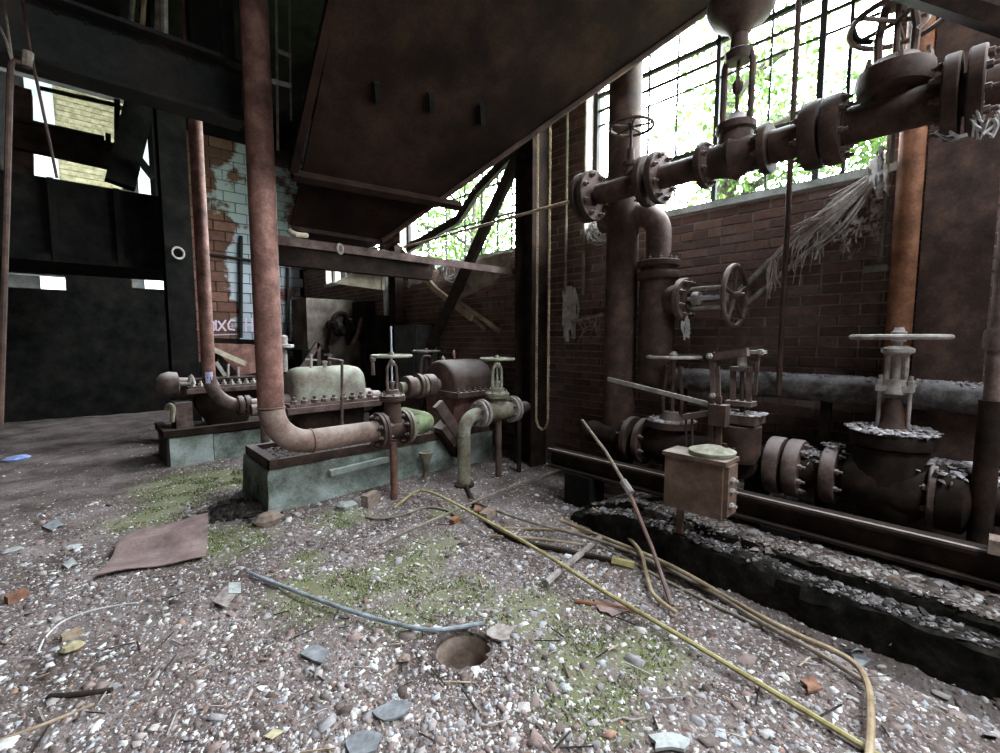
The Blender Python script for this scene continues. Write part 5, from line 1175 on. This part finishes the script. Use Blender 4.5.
# dark column leaning in the gap
one('leaning_strut',MB().bar(P(120,185,Y=8.2),P(142,95,Y=8.2),.2,.32),'soot_black','thick black strut leaning across the top left gap','strut')
one('broken_bar',MB().bar(P(138,158,Y=8.0),P(154,178,Y=8.0),.05,.09),'soot_black','short black bar dangling beside the leaning strut','bar')
a = P(12,133,Y=8.6); b = P(118,158,Y=8.6)
t = thing('gallery_rail','gallery edge beam with pipe rail across the top left gap','railing',(a+b)/2); MB().bar(a,b,.12,.36).build('edge_beam','rust_dark',t)
MB().tube([P(12,118,Y=8.5),P(104,138,Y=8.5)],.03,8).build('rail_pipe','rust_dark',t); MB().tube([P(40,88,Y=8.5),P(120,106,Y=8.5)],.03,8).build('rail_pipe','rust_dark',t)
for (x,y0,y1) in ((108,134,150),(117,100,150)): MB().bar(P(x,y1,Y=8.5),P(x,y0,Y=8.5),.06,.08,YA).build('rail_post','rust_dark',t)
# ladder pipes at the extreme left
LY = 3.6; l_ = lambda x,y: P(x,y,Y=LY)
t = thing('ladder_pipe','bent grey pipe dropping down the left edge','pipe',l_(6,430)); MB().tube([l_(27,52),l_(27,66)]+[l_(24,64),l_(14,61),l_(11,64),l_(10,80),l_(7,200),l_(3,330),l_(0,425)],.014,8).build('pipe','rust_brown',t)
MB().cyl(l_(28,52),l_(27,67),.024,8).build('elbow','rod_brown',t)
one('tie_rod',MB().tube([l_(18,-30),l_(30,50),l_(45,120),l_(57,178)],.007,8),'rust_brown','thin tie rod slanting down beside the bent grey pipe','rod')
one('guy_wire',MB().tube(smoothpath([l_(-4,20),l_(6,40),l_(12,60),l_(4,0)],4),.006,6),'rod_brown','thin wire looped at the far top left corner','wire')
one('gap_post',MB().bar(P(22,190,Y=8.8),P(20,90,Y=8.8),.22,.25,YA),'rust_brown','rusty upright post at the left of the top left gap','post')
# bits seen above the girder
for i,(x0,y0,x1,y1,c_) in enumerate(((131,25,136,-8,'olive_pipe'),(142,30,148,-8,'brass_tan'),(157,38,158,-8,'rod_brown'),(164,44,163,-8,'wheel_grey'))):
    one('riser_rod',MB().cyl(P(x0,y0,Y=5.6),P(x1,y1-40,Y=5.6),.02 if i!=3 else .035,8),c_,['first','second','third','thicker fourth'][i]+' slim rod above the plate girder counting from the left','rod')
t = thing('slotted_angle','slotted upright angle above the right end of the plate girder','angle',P(226,66,Y=4.9)); MB().bar(P(227,70,Y=4.9),V(P(224,15,Y=4.9)[0],4.9,5.99),.02,.09,YA).build('angle','cloth_tan',t)
for y in (26,34,42,50): MB().bar(P(221,y+6,Y=4.87),P(229,y,Y=4.87),.02,.025).build('rung','rust_orange',t)
one('dark_casing',MB().bbox(P(192,58,Y=5.3),P(222,-40,Y=5.3)+V(0,.2,0)),'soot_black','black casing hanging above the plate girder','casing')
t = thing('pipe_hanger','slender hanger rods beside the top of the tall red pipe','hanger',P(279,160,Y=3.9)); h_ = lambda x,y: P(x,y,Y=3.9)
MB().cyl(h_(278,160),h_(276,-30),.010,6).build('rod','rod_brown',t); MB().cyl(h_(291,120),h_(289,-30),.008,6).build('rod','rod_brown',t); MB().bar(h_(272,81),h_(291,86),.02,.03).build('tie','rag_white',t); MB().bar(h_(276,50),h_(291,56),.02,.025).build('tie','wheel_grey',t)
MB().lathe(h_(284,164),ZA,[(0,.10),(.02,.14),(.05,.14),(.07,.08)],14).build('clamp','rust_dark',t)

# ================================================================== DARK BACKGROUND MACHINERY
c0 = P(405,336,X=3.5); CY = c0[1]; t = thing('control_cabinet','dull grey cabinet in the shade behind the pump','cabinet',(c0[0],CY,0))
MB().bbox((3.5,CY-.3,-.02),(3.85,CY+.3,P(405,325,X=3.5)[2])).build('case','steel_grey',t); MB().bbox((3.485,CY-.26,.9),(3.51,CY+.26,P(405,327,X=3.5)[2])).build('door','steel_grey',t); MB().bbox((3.53,CY-.315,.9),(3.82,CY-.3,P(405,327,X=3.5)[2])).build('side_panel','steel_grey',t)
t = thing('old_boiler_front','dim stained machine front in the far corner','machine',(3.3,8.3,0)); MY = 8.0
MB().bbox((2.9,MY,-.02),(3.86,MY+.7,P(345,300,Y=MY)[2])).build('front','plaster_stained',t)
for i,(x,y) in enumerate(((345,325),(352,331),(362,322),(371,335))): MB().lathe(P(x-14,y,Y=MY-.02),-YA,[(0,.10),(.1,.10),(.12,.06),(.2,.05)],12).build('gauge','rust_dark',t)
MB().tube(smoothpath([P(330,345,Y=7.9),P(334,318,Y=7.9),P(346,316,Y=7.9),P(350,345,Y=7.9)],5),.05,8).build('pipe','rust_dark',t)
MB().tube(smoothpath([P(352,345,Y=7.7),P(358,332,Y=7.6),P(362,318,Y=7.6)],5),.04,8).build('lever','rust_dusty',t)
for i,(x,w2,h2,yy) in enumerate(((316,.45,1.2,7.6),(384,.3,1.75,6.6))): 
    p = P(x,350,Y=yy); p = p if i == 0 else V(3.62,yy,0); one('black_casing' if i==0 else 'tall_locker',MB().bbox((p[0]-w2/2,yy,-.02),(p[0]+w2/2,yy+.4,h2)).bbox((p[0]-w2/2+.03,yy-.012,.1),(p[0]+w2/2-.03,yy+.002,h2-.06)),'soot_black',['low black casing behind the sloping bar','tall black locker left of the grey cabinet'][i],['casing','locker'][i])

# ================================================================== FLOOR: drain, sheet, rods, loose pieces
t = thing('floor_drain','open round drain pit in the rubble floor','drain',(HOLE[0],HOLE[1],-.3))
h0 = .003; n = 40; m = MB(); rings = []
for (r_, z) in ((HR+.06,-.03),(HR+.03,h0+.000),(HR+.010,h0+.004),(HR,h0-.006),(HR-.004,-.12)):
    rings.append([V(HOLE[0]+r_*math.cos(2*math.pi*i/n)*(1+.01*math.sin(i*2.3)),HOLE[1]+r_*math.sin(2*math.pi*i/n),z) for i in range(n)])
m.loft(rings,False).build('rim','rubble_ground',t)
m = MB().loft([[V(HOLE[0]+r_*math.cos(2*math.pi*i/n),HOLE[1]+r_*math.sin(2*math.pi*i/n),z) for i in range(n)] for r_,z in ((HR-.003,-.02),(HR-.006,-.2),(HR-.03,-.21),(.002,-.19))],False); m.build('pit','stone_brown',t)
MB().box((HOLE[0]+.02,HOLE[1]-.04,-.16),(.04,.03,.05)).build('debris','stone_pale',t)
def poly_slab(name,label,cat,px,th_,mat,lift=.01,warp=.0,group=None):
    """flat piece lying on the floor, outlined by floor pixels"""
    rj = np.random.default_rng(int(px[0][0]*3+px[0][1])); px2 = []
    for (x0,y0),(x1,y1) in zip(px, px[1:]+px[:1]): px2 += [(x0,y0),((x0+x1)/2+rj.uniform(-.16,.16)*(y1-y0)*2+rj.uniform(-1,1),(y0+y1)/2+rj.uniform(-.1,.1)*(x1-x0))]
    px = px2; top = [G(x,y,lift) for x,y in px]; zm = np.mean([p[2] for p in top]); top = [V(p[0],p[1],zm*.3+p[2]*.7+th_+warp*math.sin(i*1.7)) for i,p in enumerate(top)]
    return one(name,MB().prism([p-V(0,0,th_) for p in top],V(0,0,th_)),mat,label,cat,group,angle=20)
# folded rusty sheet
def rusty_sheet():
    A,B,C_,D_ = G(96,580),G(206,561),G(209,525),G(128,541); nx, ny = 20, 8; vs = []
    for i in range(nx+1):
        for j in range(ny+1):
            u, v = i/nx, j/ny; p = (A*(1-u)+B*u)*(1-v)+(D_*(1-u)+C_*u)*v
            z = .03+.06*v*v*(.4+.6*u)-.012*math.sin(v*6)+.008*math.sin(u*9)+.05*math.exp(-((v-.62)/.07)**2)*(.4+.6*u)-.02*math.exp(-((v-.45)/.08)**2); vs.append(V(p[0],p[1],gz(p)+z))
    fs = [(i*(ny+1)+j,(i+1)*(ny+1)+j,(i+1)*(ny+1)+j+1,i*(ny+1)+j+1) for i in range(nx) for j in range(ny)]
    m = MB().add(vs,fs); k = len(vs); m.add([p-V(0,0,.006) for p in vs],[tuple(reversed(f)) for f in fs])
    b = [i*(ny+1) for i in range(nx+1)]+[nx*(ny+1)+j for j in range(1,ny+1)]+[i*(ny+1)+ny for i in range(nx-1,-1,-1)]+[j for j in range(ny-1,0,-1)]
    m.add([],[]); m.f += [(b[i],b[(i+1)%len(b)],b[(i+1)%len(b)]+k,b[i]+k) for i in range(len(b))]
    one('rusty_sheet',m,'rust_sheet','creased pinkish rusty metal sheet lying on the rubble','sheet')
weathered('rust_sheet', [(0.14,0.10,0.10),(0.235,0.165,0.155),(0.32,0.24,0.225)], 7, 0.6)
rusty_sheet()
def rod(name,label,px,r_,mat,cat='rod',dz=None,k=6,smooth=True,nseg=8):
    pts = [G(x,y,r_*.9 if dz is None else dz[i]+r_) for i,(x,y) in enumerate(px)]
    return one(name,MB().tube(smoothpath(pts,k) if smooth else pts,r_,nseg),mat,label,cat)
rod('yellow_tube','long yellow tube crossing the floor diagonally to the bottom right',[(394,508),(412,494),(424,491),(440,496),(480,517),(540,551),(600,589),(680,636),(760,684),(850,738),(905,772)],.011,'brass_yellow','tube',[0,.02,.04,.05,.07,.07,.05,.03,.02,.01,.01])
rod('bent_tube','tan tube running right and hooking down beyond the bottom edge',[(560,520),(610,540),(650,556),(685,573),(725,596),(762,617),(800,636),(830,649),(850,660),(862,672),(869,690),(871,720),(869,760),(868,790)],.0125,'brass_tan','tube',[.03]*14)
rod('grey_tube','grey tube lying beside the hooked tan tube',[(470,500),(520,519),(590,538),(640,556),(704,588),(762,623),(813,650),(864,681)],.011,'rod_brown','tube',[.04,.05,.05,.03,.02,.02,.02,.02])
rod('grey_tube','dull olive tube just left of the grey tube',[(560,528),(620,556),(660,578),(700,598),(762,628)],.010,'olive_pipe','tube')
rod('metal_conduit','blue grey conduit curving across the floor to the drain',[(250,573),(290,589),(330,604),(370,617),(410,627),(432,630),(455,628),(484,623)],.0105,'galvanised','conduit',[.01,.015,.02,.02,.02,.015,.015,.02])
rod('thin_rod','straight brown rod crossing the rubble below the globe valve',[(379,544),(440,517),(500,491),(563,468)],.010,'rod_brown','rod',[.01,.05,.06,.05])
rod('curved_pipe','dark curved pipe with a brass nut among the tubes',[(466,486),(473,501),(482,516),(496,529),(520,541),(560,550),(600,558),(634,566)],.019,'rust_dark','pipe')
p = [G(x,y,.02) for x,y in ((612,561),(634,566))]; one('brass_nut',MB().tube(p,.028,6),'brass_yellow','brass hexagon nut on the end of the dark curved pipe','nut')
rod('short_pipe','short grey pipe lying across the tubes',[(546,583),(560,571),(600,538)],.02,'web_grey','pipe',[.01,.02,.04])
rod('olive_hose','pale olive tube curling left of the yellow tube',[(366,517),(380,519),(400,516),(425,508),(445,510),(462,520)],.011,'olive_pipe','tube')
rod('tan_lath','thin tan lath under the yellow tube',[(490,536),(540,539),(585,545)],.011,'timber_tan','lath',None,3)
rod('pale_tube','pale tube beneath the crossing tubes near the stub post',[(500,528),(560,530),(610,535)],.009,'brass_tan','tube')
rod('kinked_tube','kinked brass tube ending beside the leaning rod foot',[(592,508),(612,523),(638,548),(646,572),(652,592),(664,604),(677,613)],.012,'brass_tan','tube',[.05,.05,.05,.03,.02,.02,.02])
# rod leaning on the sleeper beam
f0 = G(672,606,.01); k0 = P(627,487,X=2.52); k1 = P(582,420,X=2.7)
t = thing('leaning_rod','jointed rusty rod leaning from the floor over the sleeper beam','rod',f0)
MB().tube([f0,P(652,548,X=2.45),k0],.013,8).build('lower_rod','rust_red',t); MB().tube([k0,P(606,452,X=2.62),k1],.011,8).build('upper_rod','rod_brown',t); MB().tube([k0-unit(k1-k0)*.05,k0+unit(k1-k0)*.05],.024,8).build('joint','wheel_grey',t)
rod('curved_wire','pale thin wire arched on the rubble at the lower left',[(38,652),(45,638),(62,622),(90,611),(120,605),(138,603)],.005,'rag_white','wire')
rod('dark_twig','dark charred stick at the lower left',[(48,697),(80,694),(112,690)],.010,'timber_dark','stick',None,3)
rod('pale_twig','pale dry twig in the bottom left corner',[(-5,742),(40,726),(95,704)],.006,'timber_tan','twig',None,3)
rod('dead_twig','grey forked twig near the bottom centre',[(610,722),(622,718),(632,720),(645,718)],.005,'web_grey','twig',None,3)
rod('flat_iron','rusted iron strip half buried below the yellow tube',[(575,601),(600,605),(640,612)],.012,'rust_orange','strip',None,3)
def rock(name,label,x,y,s,mat,cat='stone',flat=.6,rot=0,seed=0,box=False):
    r = np.random.default_rng(seed+int(x)*7+int(y)); p = G(x,y); h = s*flat
    m = MB()
    if box: 
        c_, s_2 = math.cos(rot), math.sin(rot); m.box(p+V(0,0,h*.42),(s,s*.55,h),(V(c_,s_2,.05),V(-s_2,c_,.0),V(-.05,0,1)),.93)
    else:
        m.ball((0,0,0),.5,8,(1,.75,flat)); k = r.normal(0,1,(6,3)); vs = []
        for q_ in m.v:
            q_ = np.array(q_); f = 1+.22*sum(math.sin(3.5*float(q_@kk_)+i) for i,kk_ in enumerate(k))/2.4; q_ = q_*f*s; c_, s_2 = math.cos(rot), math.sin(rot); vs.append(V(q_[0]*c_-q_[1]*s_2,q_[0]*s_2+q_[1]*c_,q_[2]*.9)+p+V(0,0,h*.36))
        m.v = [tuple(v_) for v_ in vs]
    return one(name,m,mat,label,cat,smooth=False)
rock('loose_brick','broken orange brick at the left edge',17,600,.085,'brick_orange','brick',.55,.4,0,True)
rock('brick_block','small brown brick block against the near plinth',371,505,.15,'stone_brown','brick',.75,.3,0,True)
rock('pale_stone','pale grey stone beside the brown brick block',346,508,.16,'stone_pale','stone',.5,-.6)
rock('broken_rubble','broken brown masonry lump at the plinth corner',268,524,.2,'stone_brown','stone',.6,.3)
t = thing('soil_heap','dark heap of soil clods left of the plinth corner','soil',G(236,514)); hc = G(238,512)
k = 420; hx = hc[0]+rng.normal(0,.12,k); hy = hc[1]+rng.normal(0,.10,k); chips('clods',np.stack([hx,hy,floor_h(hx,hy)+.05*np.exp(-((hx-hc[0])**2+(hy-hc[1])**2)/.03)],1),rng.uniform(.015,.05,k),'dark_soil',t,.6,.5)
rock('foam_lump','crumbly yellow foam lump at the lower left',73,651,.1,'foam_yellow','foam',.5,.2)
rock('brown_chunk','brown chunk lying on the yellow foam',72,637,.075,'timber_tan','chunk',.4,.2,0,True)
rock('pale_stone','flat pale stone left of the rusty sheet',72,549,.1,'stone_pale','stone',.35,.2,3)
rock('pale_stone','pale shell like stone at the left beyond the orange brick',12,552,.1,'stone_pale','stone',.4,.2,4)
rock('blue_bag','small blue plastic bag far left on the floor',14,461,.22,'plastic_blue','bag',.35,.2,1)
rock('pebble','grey pebble in front of the drain',470,690,.03,'stone_pale','stone',.5,.2,1)
rock('dark_stone','dark stone just left of the drain',404,661,.075,'stone_brown','stone',.5,.2,2)
rock('broken_tile','orange broken tile near the dark curved pipe',478,513,.12,'brick_orange','tile',.4,.8,0,True)
rock('timber_stub','dark wooden stub beside the orange broken tile',488,520,.14,'stone_brown','timber',.6,.3,0,True)
rock('orange_shard','small orange shard among the tubes left of the stub',455,522,.09,'rust_orange','shard',.4,.3,0,True)
poly_slab('slate_shard','large blue grey slate at the bottom centre',  'slate',[(372,713),(392,702),(412,704),(404,716),(384,722)],.008,'slate_blue')
poly_slab('slate_shard','blue slate cut by the bottom edge left of centre','slate',[(345,742),(362,732),(382,736),(376,752),(350,756)],.008,'slate_blue')
poly_slab('slate_shard','pale flat slab lying beside the drain','slate',[(487,632),(500,625),(516,628),(510,641),(492,640)],.01,'web_grey')
poly_slab('slate_shard','dark purple slate by the foot of the bank','slate',[(838,652),(862,648),(880,660),(858,668)],.012,'slate_blue')
poly_slab('slate_shard','pale slab at the bottom right of centre','slate',[(648,738),(672,735),(690,742),(684,752),(655,752)],.012,'stone_pale')
poly_slab('slate_shard','grey slate triangle right of the conduit start','slate',[(300,655),(318,646),(330,652),(322,664)],.008,'slate_blue')
poly_slab('glass_shard','teal glass shard among the rubble left of the sheet','glass',[(42,527),(58,519),(66,526),(52,531)],.006,'slate_blue')
poly_slab('glass_shard','pale teal shard below the rusty sheet corner','glass',[(62,565),(72,558),(78,564),(68,569)],.006,'stone_pale')
poly_slab('leaf','pale yellow leaf at the bottom edge','leaf',[(264,737),(274,729),(284,732),(272,740)],.004,'foam_yellow')
poly_slab('rust_plate','flat rusty plate under the yellow tube','plate',[(594,600),(618,603),(634,610),(612,617),(600,612)],.006,'rust_red')
poly_slab('tan_tile','tan tile fragment below the kinked tube','tile',[(800,682),(814,678),(822,690),(808,694)],.01,'brick_orange')
# folded pale scrap
t = thing('folded_scrap','folded pale plastic scrap between the sheet and the conduit','scrap',G(228,600)); g0 = G(214,604,.01); g1 = G(230,590,.01); g2 = G(240,596,.01)
MB().prism([G(212,602,.02),G(226,608,.02),G(238,592,.05),G(226,587,.05)],V(0,0,.006)).build('flap','web_grey',t); MB().prism([G(228,594,.045),G(241,594,.05),G(241,583,.06),G(229,583,.06)],V(0,0,.005)).build('flap','stone_pale',t)
